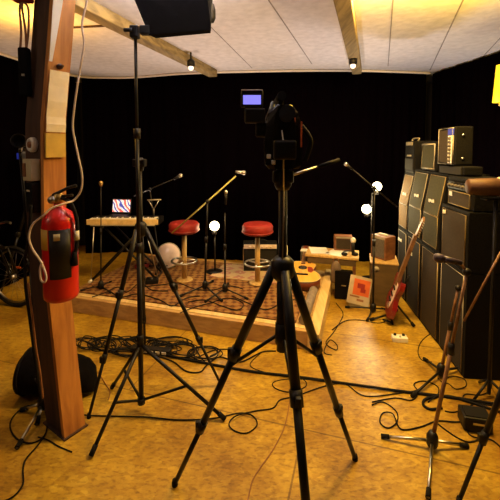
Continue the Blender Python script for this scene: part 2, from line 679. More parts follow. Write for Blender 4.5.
SL, SD = 2.62, 1.60
st = thing('stage_platform', 'low wooden stage platform covered with rugs in the middle of the floor', 'stage', S(SL / 2, SD / 2))
AXS = (EX, EY, EZ)
build(MB().box(S(SL / 2 + 0.03, SD / 2 + 0.02, 0.075), (SL - 0.10, SD - 0.06, 0.146), AXS, 0.004), 'deck', M['stage'], st)
build(MB().box(S(SL / 2 + 0.05, 0.02, SZ / 2), (SL - 0.1, 0.04, SZ - 0.004), AXS, 0.006), 'front_board', M['stage'], st)
build(MB().box(S(0.048, SD / 2 - 0.02, SZ / 2 + 0.006), (0.095, SD + 0.06, SZ + 0.010), AXS, 0.006), 'edge_board', M['pale'], st)
build(MB().box(S(SL / 2 + 0.05, 0.075, SZ - 0.006), (SL - 0.1, 0.065, 0.014), AXS, 0.004), 'edge_strip', M['pale'], st)

RZ = SZ + 0.008
tag(build(MB().box(S(1.41, 0.80, SZ + 0.001), (2.38, 1.36, 0.011), AXS, 0.003), 'area_rug', M['rug'], origin=S(1.42, 0.8, SZ - 0.004)),
    'large red and brown patterned rug covering most of the wooden stage', 'rug')
tag(build(MB().box(S(0.92, 1.18, SZ + 0.011), (0.92, 0.50, 0.007), AXS, 0.002), 'area_rug', M['rugpale'], origin=S(0.92, 1.18, SZ + 0.008)),
    'small pale pinkish rug under the red stool right of the mic stands', 'rug')
# rolled rug beside the pale board
rb = MB().tube([S(0.148, 0.09 + i * 0.07, SZ + 0.044 + 0.002 * math.sin(i * 1.7)) for i in range(11)], 0.043, 12)
tag(build(rb, 'rolled_rug', M['rugedge'], origin=S(0.148, 0.44, SZ)), 'grey rolled rug lying along the pale board at the right stage edge', 'rug')

# ================================================================== POST
def post_ring(z, dx):
    f = Vector((-1.055 + dx, 1.968, z))
    a = norm((0.56, 0.83, 0))
    b = norm((-0.83, 0.56, 0))
    return f, a, b


def post_part(sel, m, name, parent):
    rings = []
    for z, dx in [(0.0, 0.0), (0.35, -0.03), (0.8, -0.065), (1.3, -0.08), (1.8, -0.070), (2.3, -0.015), (2.798, 0.035)]:
        f, a, b = post_ring(z, dx)
        rings.append([q + EZ * 0 for q in sel(f, a, b)])
    return build(MB().loft(rings, False), name, m, parent)


post = thing('timber_post', 'old leaning timber post holding the fire extinguisher', 'post', (-1.08, 2.08, 0))
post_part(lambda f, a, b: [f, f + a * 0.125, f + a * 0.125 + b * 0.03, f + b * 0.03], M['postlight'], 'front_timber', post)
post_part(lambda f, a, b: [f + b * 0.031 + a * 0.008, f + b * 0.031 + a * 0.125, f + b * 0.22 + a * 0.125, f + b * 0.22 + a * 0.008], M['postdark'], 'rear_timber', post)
f0, pa, pb = post_ring(0, 0)
build(MB().box(f0 + pa * 0.063 + pb * 0.11 + EZ * 0.005, (0.145, 0.245, 0.010), (pa, pb, EZ), 0.003), 'foot_plate', M['postdark'], post)
PN = -pb           # outward normal of the light face
PL = -pa           # outward normal of the dark face


def bow(z):
    ks = [(0.0, 0.0), (0.35, -0.03), (0.8, -0.065), (1.3, -0.08), (1.8, -0.070), (2.3, -0.015), (2.8, 0.035)]
    for (z0, d0), (z1, d1) in zip(ks, ks[1:]):
        if z <= z1:
            return d0 + (d1 - d0) * (z - z0) / (z1 - z0)
    return 0


def on_light(z, s, out=0.0):
    """point on the post's light face: s metres from its front corner"""
    f, a, b = post_ring(z, bow(z))
    return f + a * s + PN * out


def on_dark(z, s, out=0.0):
    f, a, b = post_ring(z, bow(z))
    return f + b * s + PL * out


strip = MB()
strip.loft([[on_light(z, s0, 0.001), on_light(z, s1, 0.001), on_light(z, s1, 0.005), on_light(z, s0, 0.005)]
            for z, s0, s1 in ((2.13, 0.004, 0.020), (2.25, 0.003, 0.032), (2.45, 0.002, 0.052), (2.62, 0.002, 0.055), (2.79, 0.002, 0.055))], False)
build(strip, 'white_strip', M['white'], post)


# paper and board pinned to the light face
def sheet_on_post(name, m, z0, z1, s0, s1, thick, label, cat, wav=0.0):
    mb = MB()
    rings = []
    n = 8
    for i in range(n + 1):
        z = z0 + (z1 - z0) * i / n
        o = 0.007 + wav * (1 + math.sin(i * 1.9)) * (0.6 if i > 1 else 1.6)
        rings.append([on_light(z, s0, o + 0.0), on_light(z, s1, o + wav), on_light(z, s1, o + wav + thick), on_light(z, s0, o + thick)])
    mb.loft(rings, False)
    return tag(build(mb, name, m, origin=on_light(z0, (s0 + s1) / 2, 0.005)), label, cat)


sheet_on_post('paper_sheet', M['paper'], 1.75, 2.085, 0.010, 0.115, 0.002, 'cream sheet of paper pinned on the light face of the timber post', 'paper', 0.003)
sheet_on_post('wooden_board', M['yellowboard'], 1.61, 1.742, 0.004, 0.112, 0.014, 'small yellow board fixed on the post below the paper', 'board')
tag(build(MB().lathe([(0.016, 0), (0.016, 0.012), (0.008, 0.02), (0.008, 0.035)], on_light(2.11, 0.06, 0.004), PN, 12), 'wall_hook', M['postdark'], origin=on_light(2.11, 0.06)),
    'small dark round hook on the post just above the paper', 'hook')

# electrical fittings on the dark face
pl = on_dark(1.68, 0.115)
t = thing('power_socket', 'round white power socket on the dark side of the post', 'socket', pl)
build(MB().lathe([(0.042, 0.002), (0.042, 0.020), (0.036, 0.030), (0.024, 0.030), (0.022, 0.020)], pl - PL * -0.0 + PL * -0.010, PL, 24), 'socket_cover', M['white'], t)
build(MB().lathe([(0.018, 0.006), (0.018, 0.024)], pl, PL, 16), 'socket_insert', M['brown'], t)
pl = on_dark(1.54, 0.105)
t = thing('switch_box', 'cream switch box with a brown rocker on the post', 'switch', pl)
build(MB().box(pl + PL * 0.012, (0.10, 0.055, 0.122), (pb, pa, EZ), 0.006), 'housing', M['cream'], t)
build(MB().box(pl + PL * 0.042 + pb * 0.022, (0.026, 0.010, 0.075), (pb, pa, EZ), 0.003), 'rocker', M['brown'], t)
pl = on_dark(1.385, 0.09)
t = thing('plug_adapter', 'black plug adapter on the post below the cream switch box', 'plug', pl)
build(MB().box(pl + PL * 0.012, (0.075, 0.05, 0.17), (pb, pa, EZ), 0.008), 'housing', M['black'], t)
build(MB().box(pl + PL * 0.040 + EZ * 0.04, (0.030, 0.006, 0.010), (pb, pa, EZ), 0.002), 'indicator', M['cream'], t)

# fire extinguisher
ec = P(62, 255, 1.90)
zb, zt = 0.86, 1.36
ec = Vector((ec.x, 1.885, 0))
t = thing('fire_extinguisher', 'red fire extinguisher hanging on the timber post', 'fire extinguisher', (ec.x, ec.y, zb))
er = 0.086
build(MB().lathe([(er * 0.80, 0), (er * 0.97, 0.012), (er, 0.03), (er, 0.40), (er * 0.94, 0.43), (er * 0.72, 0.462), (er * 0.40, 0.482), (0.026, 0.49), (0.026, 0.51)],
                 (ec.x, ec.y, zb), EZ, 32), 'cylinder', M['red'], t)


def wrap(a0, a1, z0, z1, r):
    mb = MB()
    rings = []
    n = 12
    for i in range(n + 1):
        w = R(a0 + (a1 - a0) * i / n)
        d = Vector((math.sin(w), -math.cos(w), 0))
        c = Vector((ec.x, ec.y, 0))
        rings.append([c + d * r + EZ * z0, c + d * r + EZ * z1, c + d * (r + 0.0015) + EZ * z1, c + d * (r + 0.0015) + EZ * z0])
    return mb.loft(rings, True)


lb = build(wrap(-8, 62, 0.99, 1.245, er), 'front_label', M['black'], t)
build(wrap(8, 28, 1.19, 1.225, er + 0.0015), 'label_mark', M['cream'], lb)
build(wrap(-58, -12, 1.14, 1.245, er), 'side_label', M['yellowboard'], t)
vc = Vector((ec.x + 0.0, ec.y, zb + 0.51))
build(MB().lathe([(0.022, 0), (0.026, 0.02), (0.024, 0.045), (0.012, 0.055)], vc, EZ, 16), 'valve', M['brass'], t)
build(MB().tube(smooth_path([vc + Vector((-0.03, 0.0, 0.045)), vc + Vector((0.01, -0.01, 0.062)), vc + Vector((0.06, -0.01, 0.085)), vc + Vector((0.10, -0.01, 0.095))], 4), 0.008, 8)
      .tube(smooth_path([vc + Vector((-0.04, 0, 0.035)), vc + Vector((0.03, -0.01, 0.04)), vc + Vector((0.08, -0.01, 0.045))], 4), 0.007, 8), 'handle', M['blackmetal'], t)
build(MB().lathe([(0.020, 0), (0.020, 0.012)], vc + Vector((-0.028, -0.012, 0.02)), (0, -1, 0), 16), 'gauge', M['steel'], t)
hose = build(MB().tube(smooth_path([vc + Vector((0.02, -0.01, 0.03)), vc + Vector((0.07, -0.02, 0.005)), vc + Vector((0.100, -0.02, -0.08)), vc + Vector((0.098, -0.02, -0.2)), vc + Vector((0.092, -0.03, -0.27))], 6), 0.010, 10), 'hose', M['rubber'], t)
build(MB().bar(vc + Vector((0.098, -0.02, -0.14)), vc + Vector((0.098, -0.02, -0.19)), 0.0135), 'hose_sleeve', M['white'], hose)
build(MB().bar(vc + Vector((0.092, -0.03, -0.25)), vc + Vector((0.088, -0.032, -0.32)), 0.012, 0.018), 'nozzle', M['rubber'], t)
build(MB().box((ec.x - 0.01, ec.y + er + 0.03, 1.22), (0.05, 0.06, 0.05), None, 0.004), 'wall_bracket', M['blackmetal'], t)
# yellow tube hanging beside it
ya = P(52, 283, 1.86)
t = thing('yellow_tube', 'short yellow tube with a black end beside the fire extinguisher', 'tube', ya)
build(MB().bar(ya + Vector((-0.018, 0, 0.07)), ya + Vector((0.008, 0, -0.035)), 0.015), 'sleeve', M['yellowboard'], t)
build(MB().bar(ya + Vector((0.008, 0, -0.035)), ya + Vector((0.016, 0, -0.07)), 0.017), 'end_cap', M['rubber'], t)

# white cord
def w3(lst, y):
    return [P(px, py, yy if yy else y) for px, py, yy in [(q + (None,))[:3] for q in lst]]


cord = w3([(88, -12), (86, 5), (82, 25), (84, 45), (79, 75), (74, 110), (73, 130), (78, 155), (82, 175), (81, 190), (74, 200), (66, 203, 1.80), (52, 208, 1.76), (44, 215, 1.74), (33, 224, 1.74),
           (29, 236, 1.74), (32, 248, 1.74), (41, 262, 1.74), (46, 275, 1.74), (45, 282, 1.74), (41, 280, 1.74), (40, 270, 1.74), (42, 262, 1.735)], 1.84)
tag(build(MB().tube(smooth_path(cord, 6), 0.0052, 8), 'hanging_cable', M['pink'], origin=cord[-1]), 'white power cord dangling from the ceiling past the timber post', 'cord')

hc = w3([(31, 205), (29, 235), (25, 260), (26, 290), (30, 320), (34, 350), (38, 380), (42, 402)], 1.92)
tag(build(MB().tube(smooth_path(hc, 6), 0.008, 8), 'hanging_cable', M['rubber'], origin=hc[-1]), 'black cable hanging down the dark side of the timber post', 'cord')
hc = w3([(28, 283), (30, 300), (32, 312), (34, 330), (36, 348), (40, 372), (43, 398)], 1.90)
tag(build(MB().tube(smooth_path(hc, 6), 0.0055, 8), 'hanging_cable', M['brown'], origin=hc[-1]), 'brown cable hanging low beside the dark side of the timber post', 'cord')
# hanging pouch left of the post
hp = P(25, 74, 2.05)
t = thing('hanging_case', 'narrow black case hanging by brown straps left of the post', 'case', hp + EZ * -0.14)
hx = hp.x
build(MB().box((hx, hp.y, hp.z + 0.01), (0.055, 0.045, 0.27), None, 0.010), 'case_body', M['cloth'], t)
for dx0, dx1 in ((-0.022, -0.018), (0.012, -0.004), (0.012, 0.030)):
    build(MB().tube(smooth_path([(hx + dx0, hp.y, hp.z + 0.14), (hx + (dx0 + dx1) / 2 + 0.006, hp.y, hp.z + 0.24), (hx + dx1, hp.y, hp.z + 0.36), (hx, hp.y, hp.z + 0.40)], 5), 0.006, 8), 'strap', M['brown'], t)
build(MB().box((hx, hp.y, hp.z + 0.42), (0.10, 0.06, 0.05), None, 0.01).bar((hx, hp.y, hp.z + 0.44), (hx, hp.y, CEIL - 0.002), 0.012), 'hook_block', M['redcard'], t)
build(MB().box((hx + 0.004, hp.y - 0.024, hp.z - 0.01), (0.018, 0.006, 0.012), None, 0.002), 'buckle', M['steel'], t)


# ================================================================== STANDS AND TRIPODS
def leg_feet(c, r, angs, z=0.0):
    return [Vector((c[0] + r * math.cos(R(a)), c[1] + r * math.sin(R(a)), z)) for a in angs]


def camera_tripod(label, centre, feet, zc, zcol0, ztop, rt=0.019, handle=None, floor=0.0, spread=True, cat='tripod'):
    c = Vector((centre[0], centre[1], floor))
    t = thing('camera_tripod', label, cat, c)
    ap = c + EZ * zc
    build(MB().bar(c + EZ * zcol0, c + EZ * ztop, rt * 0.85, None, 12), 'centre_column', M['blackmetal'], t)
    build(MB().lathe([(rt * 1.5, -0.05), (rt * 2.3, -0.03), (rt * 2.3, 0.03), (rt * 1.4, 0.05)], ap, EZ, 16), 'crown', M['blackmetal'], t)
    for f in feet:
        f = Vector(f)
        d = norm(f - ap)
        hor = norm((d.x, d.y, 0))
        a = ap + hor * rt * 1.8
        Lg = (f - a)
        k = norm(Lg)
        m1, m2 = a + Lg * 0.36, a + Lg * 0.70
        lg = build(MB().bar(a, m1, rt, rt * 0.95, 10).bar(m1, m2, rt * 0.80, rt * 0.76, 10).bar(m2, f + EZ * 0.01, rt * 0.60, rt * 0.55, 10), 'leg', M['blackmetal'], t)
        for mq, rr in ((m1, 1.2), (m2, 1.0)):
            build(MB().bar(mq - k * 0.028, mq + k * 0.028, rt * rr, None, 12).box(mq + hor * rt * rr, (0.02, 0.02, 0.04), None, 0.004), 'lock_collar', M['black'], lg)
        build(MB().lathe([(rt * 0.7, 0), (rt * 0.75, 0.015), (rt * 0.6, 0.03)], f, EZ, 10), 'rubber_foot', M['rubber'], lg)
        if spread:
            q = a + Lg * 0.42
            build(MB().bar(c + EZ * (zcol0 + 0.08), q, 0.0075, None, 8), 'brace', M['blackmetal'], t)
    if spread:
        build(MB().lathe([(rt * 1.4, -0.03), (rt * 1.5, 0.0), (rt * 1.4, 0.06)], c + EZ * (zcol0 + 0.06), EZ, 14), 'spreader_hub', M['black'], t)
    hd = build(MB().lathe([(rt * 1.2, -0.09), (rt * 1.7, -0.07), (rt * 1.7, -0.02), (rt * 1.2, 0.0)], c + EZ * ztop, EZ, 16)
               .box(c + EZ * (ztop - 0.035), (0.085, 0.06, 0.05), None, 0.008), 'pan_head', M['black'], t)
    if handle:
        h0 = c + EZ * (ztop - 0.04)
        h1 = Vector(handle)
        hh = h0 + (h1 - h0) * 0.55
        build(MB().bar(h0, h0 + (h1 - h0) * 0.62, 0.006, None, 10), 'pan_bar', M['steel'], hd)
        build(MB().bar(hh + (h1 - h0) * 0.05, h1, 0.0085, 0.0095, 12), 'grip', M['rubber'], hd)
    return t


# --- main tripod in the foreground
tc = Vector((0.137, 1.49, 0))
camera_tripod('large black camera tripod in the foreground carrying the camcorder', tc,
              [(0.56, 1.837, 0), (-0.37, 1.69, 0), (0.22, 0.97, 0)], 1.155, 0.80, 1.575, 0.021, handle=P(339, 160, 1.62))
build(MB().bar(tc + EZ * 0.80, tc + EZ * 1.14, 0.024, None, 12), 'column_sleeve', M['black'], [o for o in COL.objects if o.name == 'camera_tripod'][0])
# --- camcorder
cb = Vector((0.133, 1.49, 1.576))
t = thing('camcorder', 'black camcorder on the big foreground tripod with a lit lilac flip-out screen', 'camera', cb)
build(MB().loft([[cb + Vector((sx * w, sy, z)) for sx, sy in ((-1, -0.075), (-0.6, -0.09), (0.6, -0.09), (1, -0.075), (1, 0.10), (-1, 0.10))]
                 for z, w in ((0.0, 0.058), (0.015, 0.070), (0.11, 0.075), (0.17, 0.070), (0.22, 0.055), (0.25, 0.032))], False), 'camera_body', M['gloss'], t)
build(MB().bar(cb + Vector((0, 0.09, 0.13)), cb + Vector((0, 0.25, 0.13)), 0.048, 0.056, 20), 'lens', M['black'], t)
build(MB().box(cb + Vector((0.0, -0.105, 0.075)), (0.085, 0.05, 0.075), None, 0.008), 'battery_pack', M['blackmetal'], t)
build(MB().bar(cb + Vector((0.008, -0.06, 0.205)), cb + Vector((0.008, -0.125, 0.215)), 0.026, 0.031, 16), 'viewfinder', M['rubber'], t)
build(MB().bar(cb + Vector((-0.006, -0.04, 0.292)), cb + Vector((-0.006, 0.16, 0.292)), 0.018, None, 16).box(cb + Vector((-0.006, 0.02, 0.262)), (0.02, 0.05, 0.03), None, 0.004), 'top_microphone', M['rubber'], t)
build(MB().tube(smooth_path([cb + Vector((-0.06, 0.09, 0.20)), cb + Vector((-0.04, 0.08, 0.255)), cb + Vector((-0.04, -0.02, 0.262)), cb + Vector((-0.055, -0.07, 0.21))], 6), 0.010, 8), 'carry_handle', M['black'], t)
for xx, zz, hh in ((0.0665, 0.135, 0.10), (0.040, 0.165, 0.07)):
    build(MB().box(cb + Vector((xx, -0.083, zz)), (0.006, 0.012, hh), None, 0.002), 'painted_highlight', M['orange'], t)  # amber edge highlights of the body, put in as coloured strips
hs = build(MB().tube(smooth_path([cb + Vector((0.07, -0.06, 0.17)), cb + Vector((0.105, -0.07, 0.11)), cb + Vector((0.085, -0.06, 0.03))], 6), 0.010, 8), 'hand_strap', M['rubber'], t)
for zz, mm in ((0.055, 'white'), (0.032, 'white')):
    build(MB().box(cb + Vector((-0.060 + (0.055 - zz) * 0.8, -0.090, zz - 0.005)), (0.016, 0.012, 0.017), None, 0.003), 'button', M[mm], t)
sc = P(252, 99, 1.44)
sx = build(MB().box(sc, (0.088, 0.014, 0.068), None, 0.005), 'flip_screen', M['black'], t)
build(MB().box(sc + Vector((0.0, -0.0075, -0.004)), (0.070, 0.003, 0.036), None, 0.001), 'display', M['lcd'], sx)
build(MB().box(sc + Vector((0.0, -0.004, 0.034)), (0.084, 0.012, 0.004), None, 0.001), 'top_edge', M['white'], sx)
build(MB().box(sc + Vector((0.012, 0.01, -0.066)), (0.082, 0.03, 0.058), None, 0.006).box(sc + Vector((0.05, 0.02, -0.12)), (0.07, 0.03, 0.06), None, 0.006), 'screen_hinge', M['blackmetal'], t)
build(MB().tube(smooth_path([cb + Vector((-0.01, -0.095, 0.15)), cb + Vector((-0.005, -0.12, 0.08)), cb + Vector((-0.002, -0.09, -0.02)), cb + Vector((0.004, -0.04, -0.16)), cb + Vector((0.0, -0.03, -0.42))], 6), 0.0028, 6), 'thin_cable', M['steel'], t)

# --- light stand with softbox
ls = Vector((-0.685, 2.19, 0))
t = thing('light_stand', 'tall black light stand with a low braced base left of the big tripod', 'light stand', ls)
ltop = 2.33
build(MB().bar(ls + EZ * 0.055, ls + EZ * 1.05, 0.016).bar(ls + EZ * 1.05, ls + EZ * 1.75, 0.0125), 'lower_pole', M['blackmetal'], t)
build(MB().bar(ls + EZ * 1.75, ls + EZ * ltop, 0.010), 'upper_pole', M['blackmetal'], t)
for zz in (0.47, 1.05, 1.75):
    build(MB().bar(ls + EZ * (zz - 0.03), ls + EZ * (zz + 0.03), 0.022), 'collar', M['black'], t)
build(MB().bar(ls + EZ * 0.055, ls + EZ * 0.09, 0.024), 'base_collar', M['black'], t)
for f in (U(91, 458), U(225, 421), U(112, 389)):
    h = ls + EZ * 0.44
    lg = build(MB().bar(h, f + EZ * 0.012, 0.011, None, 8), 'leg', M['blackmetal'], t)
    build(MB().bar(f + EZ * 0.012 - norm(f - h) * 0.05, f + EZ * 0.012, 0.0145), 'rubber_foot', M['rubber'], lg)
    build(MB().bar(ls + EZ * 0.075, h + (f - h) * 0.55, 0.0085, None, 8), 'brace', M['blackmetal'], t)

# --- second tall stand behind it
c2 = Vector((-0.735, 2.40, 0))
camera_tripod('tall black tripod with spread legs standing behind the light stand', c2,
              [U(89, 418), U(221, 386), (-0.86, 2.87, 0)], 1.12, 0.62, 1.60, 0.017, spread=False)

# --- softbox
b0 = P(147, 30, 2.16)
sb = thing('softbox', 'black softbox on top of the tall light stand under the ceiling', 'softbox', ls + EZ * ltop)
k = ls + EZ * ltop
lo = [P(149, 35, 2.16), P(211, 29.5, 2.16), P(211, 29.5, 2.16) + Vector((-0.02, 0.16, 0.03)), P(149, 35, 2.16) + Vector((0.0, 0.16, 0.03))]
hi = [lo[0] + Vector((-0.13, -0.03, 0.33)), lo[1] + Vector((-0.035, -0.03, 0.34)), lo[2] + Vector((0.0, 0.10, 0.30)), lo[3] + Vector((-0.10, 0.10, 0.30))]
build(MB().loft([lo, hi], False), 'fabric_body', M['cloth'], sb)
nrm = norm((hi[1] - hi[0]).cross(hi[3] - hi[0]))
cen = sum(hi, Vector()) / 4
ins = [cen + (q - cen) * 0.93 + nrm * 0.001 for q in hi]
build(MB().prism(ins, nrm * 0.006), 'diffuser', M['diffuser'], sb)
build(MB().tube([q + nrm * 0.004 for q in hi], 0.010, 8, closed=True), 'rim', M['black'], sb)
build(MB().box(k + Vector((0, -0.01, 0.02)), (0.05, 0.06, 0.07), None, 0.008).bar(k + Vector((0.0, -0.05, 0.02)), k + Vector((-0.05, -0.05, 0.02)), 0.012).box((k + lo[0]) / 2 + Vector((0.02, 0.0, 0.03)), (0.06, 0.05, 0.05), None, 0.006), 'bracket', M['blackmetal'], sb)
lamp('softbox_light', 'AREA', cen + nrm * 0.02, 50, (0.86, 0.90, 1.0), 0.30, aim=cen + nrm * 1.0)

# --- clamp hanging from the ceiling right of the softbox
cl = U(211, 12, 2.66)
t = thing('ceiling_clamp', 'black clamp lamp hanging from the ceiling right of the softbox', 'clamp', (cl.x, cl.y, CEIL))
build(MB().bar((cl.x, cl.y, CEIL - 0.001), (cl.x, cl.y, 2.70), 0.012), 'stem', M['blackmetal'], t)
build(MB().lathe([(0.02, 0), (0.034, 0.03), (0.034, 0.09), (0.022, 0.13)], (cl.x, cl.y, 2.585), EZ, 16), 'lamp_head', M['black'], t)


# --- small lamps where the beams meet the curtain
def ceiling_lamp(px, py, label):
    p = U(px, py, 2.62)
    t = thing('ceiling_lamp', label, 'lamp', (p.x, p.y, CEIL), 'small lamps at the ends of the ceiling beams')
    build(MB().bar((p.x, p.y, CEIL - 0.001), (p.x, p.y, 2.70), 0.010), 'stem', M['blackmetal'], t)
    build(MB().lathe([(0.030, 0.0), (0.046, 0.01), (0.046, 0.06), (0.028, 0.085)], (p.x, p.y, 2.635), EZ, 18), 'lamp_socket', M['black'], t)
    build(MB().ball((p.x, p.y, 2.622), 0.030), 'bulb', M['bulbsmall'], t)


ceiling_lamp(191, 68, 'small black lamp with a lit bulb at the far end of the left ceiling beam')
ceiling_lamp(353, 66, 'small black lamp with a lit bulb at the far end of the right ceiling beam')

# --- yellow wall lamp at the right edge
wl = P(499, 88, 3.95)
t = thing('wall_lamp', 'tall yellow lit lamp shade on the right curtain near the ceiling', 'lamp', (wl.x, wl.y, 2.15))
build(MB().lathe([(0.075, 0), (0.050, 0.40)], (wl.x + 0.02, wl.y, 2.17), EZ, 20), 'lamp_shade', M['yellowglow'], t)
build(MB().ball((wl.x + 0.02, wl.y, 2.15), 0.022).bar((wl.x + 0.02, wl.y, 2.58), (wl.x + 0.02, wl.y, CEIL - 0.001), 0.012), 'lamp_fitting', M['brass'], t)


# --- microphones and stands
def microphone(label, tip, back, r=0.024, body=None, head=None, length=0.17):
    tip, back = Vector(tip), Vector(back)
    d = norm(back - tip)
    e = tip + d * length
    t = thing('microphone', label, 'microphone', e)
    build(MB().bar(tip + d * r * 1.7, e, r * 0.80, r * 0.5, 14), 'mic_body', body or M['black'], t)
    X = MB()
    prof = [(r * 0.3, 0), (r * 0.8, r * 0.25), (r, r * 0.9), (r * 0.95, r * 1.5), (r * 0.75, r * 2.0)]
    build(X.lathe(prof, tip, d, 16), 'mic_grille', head or M['steel'], t)
    return t


def mic_stand(label, base, feet, ztop, top=None, boom=None, m=None, legm=None, bm=None, hub=0.05, r=0.0085, floor=0.0, tips=True):
    base = Vector(base)
    m = m or M['blackmetal']
    t = thing('microphone_stand', label, 'microphone stand', (base.x, base.y, floor))
    h = Vector((base.x, base.y, floor + hub))
    tp = Vector(top) if top is not None else Vector((base.x, base.y, ztop))
    build(MB().bar(h, h + (tp - h) * 0.55, r * 1.25).bar(h + (tp - h) * 0.55, tp, r), 'pole', m, t)
    build(MB().lathe([(0.022, -0.035), (0.030, -0.02), (0.030, 0.025), (0.018, 0.05)], h, EZ, 14), 'hub', M['black'], t)
    q = h + (tp - h) * 0.55
    build(MB().bar(q - EZ * 0.03, q + EZ * 0.03, r * 1.9), 'clutch', M['black'], t)
    for f in feet:
        f = Vector((f[0], f[1], floor + 0.012))
        lg = build(MB().bar(h, f, r * 0.95, None, 8), 'leg', legm or m, t)
        if tips:
            d = norm(f - h)
            build(MB().bar(f - d * 0.045, f, r * 1.4, r * 1.5, 10), 'rubber_foot', M['rubber'], lg)
    if boom:
        a, b = Vector(boom[0]), Vector(boom[1])
        build(MB().bar(a, b, r * 0.85), 'boom_arm', bm or m, t)
        build(MB().ball(tp, 0.022), 'boom_clutch', M['black'], t)
    return t


# 1: silver stand with lamp left of the post
s1 = U(43, 414)
top1 = P(20, 150, s1.y)
t = mic_stand('slim stand with chrome legs at the foot of the timber post', s1, [U(17, 450), (s1.x - 0.15, s1.y + 0.02), (s1.x + 0.02, s1.y - 0.10)], 0, top=top1, legm=M['steel'], hub=0.07, r=0.009)
lc = P(23, 140, s1.y)
t = thing('stand_lamp', 'small dark round lamp on the slim stand left of the post', 'lamp', top1)
build(MB().lathe([(0.020, 0), (0.032, 0.02), (0.042, 0.08), (0.042, 0.10), (0.036, 0.10), (0.030, 0.06)], top1 + Vector((0.0, 0.04, 0.045)), (0.25, -0.9, 0.1), 20), 'lamp_head', M['black'], t)
build(MB().bar(top1 - EZ * 0.01, top1 + Vector((0.0, 0.02, 0.045)), 0.010).box(top1 + Vector((0.045, 0.0, -0.035)), (0.05, 0.04, 0.05), None, 0.008), 'lamp_bracket', M['steel'], t)

# 2: straight mic in front of the keyboard
p2 = U(101, 289, RZ)
p2t = P(101, 187, p2.y)
mic_stand('thin straight microphone stand in front of the keyboard', p2, leg_feet(p2, 0.2, (200, 320, 80)), 0, top=p2t, r=0.006, floor=SZ + 0.008, hub=0.04)
microphone('microphone pointing up on the thin stand in front of the keyboard', P(101, 181, p2.y), p2t - EZ * 0.2, 0.022, M['brown'], M['brass'], 0.06)

# 3: boom above the keyboard
p3 = Vector((-1.12, 4.40, 0))
b3a, b3b = P(134, 196, 4.38), P(176, 178, 4.38)
mic_stand('black boom microphone stand behind the right end of the keyboard', p3, leg_feet(p3, 0.2, (30, 150, 270)), 0, top=P(150, 189.2, 4.38), boom=(b3a, b3b), r=0.008, floor=SZ + 0.008)
microphone('bright tipped microphone on the boom stand behind the keyboard', P(182.5, 174.5, 4.38), b3b, 0.026, M['black'], M['steel'], 0.12)

# 4: long pale boom between the stools
p4 = U(205, 290, RZ)
b4a, b4b = P(172, 233, p4.y), P(236, 176, p4.y)
mic_stand('microphone stand with a long pale slanting boom between the two stools', p4, [U(178, 298, RZ), U(222, 302, RZ), (p4.x + 0.06, p4.y + 0.24)], 0, top=P(207.5, 201.5, p4.y), boom=(b4a, b4b), bm=M['limeboom'], r=0.0095, floor=SZ + 0.008)
microphone('silver side-address microphone on the end of the long pale boom', P(246, 173, p4.y), P(230, 171, p4.y), 0.024, M['steel'], M['steel'], 0.11)
# 5: neighbour stand with a hanging mic
p5 = U(225, 293, RZ)
mic_stand('short black microphone stand right of the long boom stand', p5, [U(205, 303, RZ), U(248, 300, RZ), (p5.x + 0.02, p5.y + 0.24)], 0, top=P(225, 213, p5.y), r=0.008, floor=SZ + 0.008)
microphone('pale microphone upright on the short stand below the long boom', P(226, 190, p5.y), P(225.5, 230, p5.y), 0.019, M['black'], M['steel'], 0.15)

# 6: boom by the wooden crate
p6 = U(373, 313)
mic_stand('black boom microphone stand in front of the wooden crate', p6, [U(367, 322), (p6.x - 0.25, p6.y + 0.12), (p6.x + 0.20, p6.y + 0.06)], 0, top=P(374.5, 188, p6.y), boom=(P(351, 168, p6.y), P(397, 207, p6.y)), r=0.0085)
microphone('small microphone at the high left end of the boom by the crate', P(344.5, 163, p6.y), P(352, 169, p6.y), 0.020, M['black'], M['steel'], 0.10)

# 7: stand with chrome legs at right front
p7 = U(432, 449)
t7 = P(467, 272, p7.y)
mic_stand('brown microphone stand with chrome legs spread in the right foreground', p7, [U(381, 438), U(428, 500), U(468, 448)], 0, top=t7, legm=M['steel'], m=M['neckwood'], hub=0.05, r=0.0085,
          boom=(t7 + Vector((0.0, 0, -0.0)), P(460, 263, p7.y)))
microphone('violet grey microphone lying level on top of the right foreground stand', P(434, 257, p7.y), P(462, 263, p7.y), 0.026, M['purple'], M['purple'], 0.15)

# 8: stand behind it
p8 = U(441, 377)
t8 = P(458, 288, p8.y - 0.06)
mic_stand('dark microphone stand with black legs in front of the nearest amplifier stack', p8, [U(424, 360), U(468, 368), U(412, 398)], 0, top=t8, m=M['neckwood'], legm=M['blackmetal'], r=0.009,
          boom=(P(464, 321, p8.y - 0.14), P(501, 252, p8.y - 0.30)))

# tripod at the right border
rt = Vector((1.375, 1.62, 0))
camera_tripod('black tripod cut off at the right border with one leg reaching into view', rt, [U(459, 503), (1.575, 1.97, 0), (1.575, 1.27, 0)], 1.05, 0.75, 1.5, 0.017, spread=False)
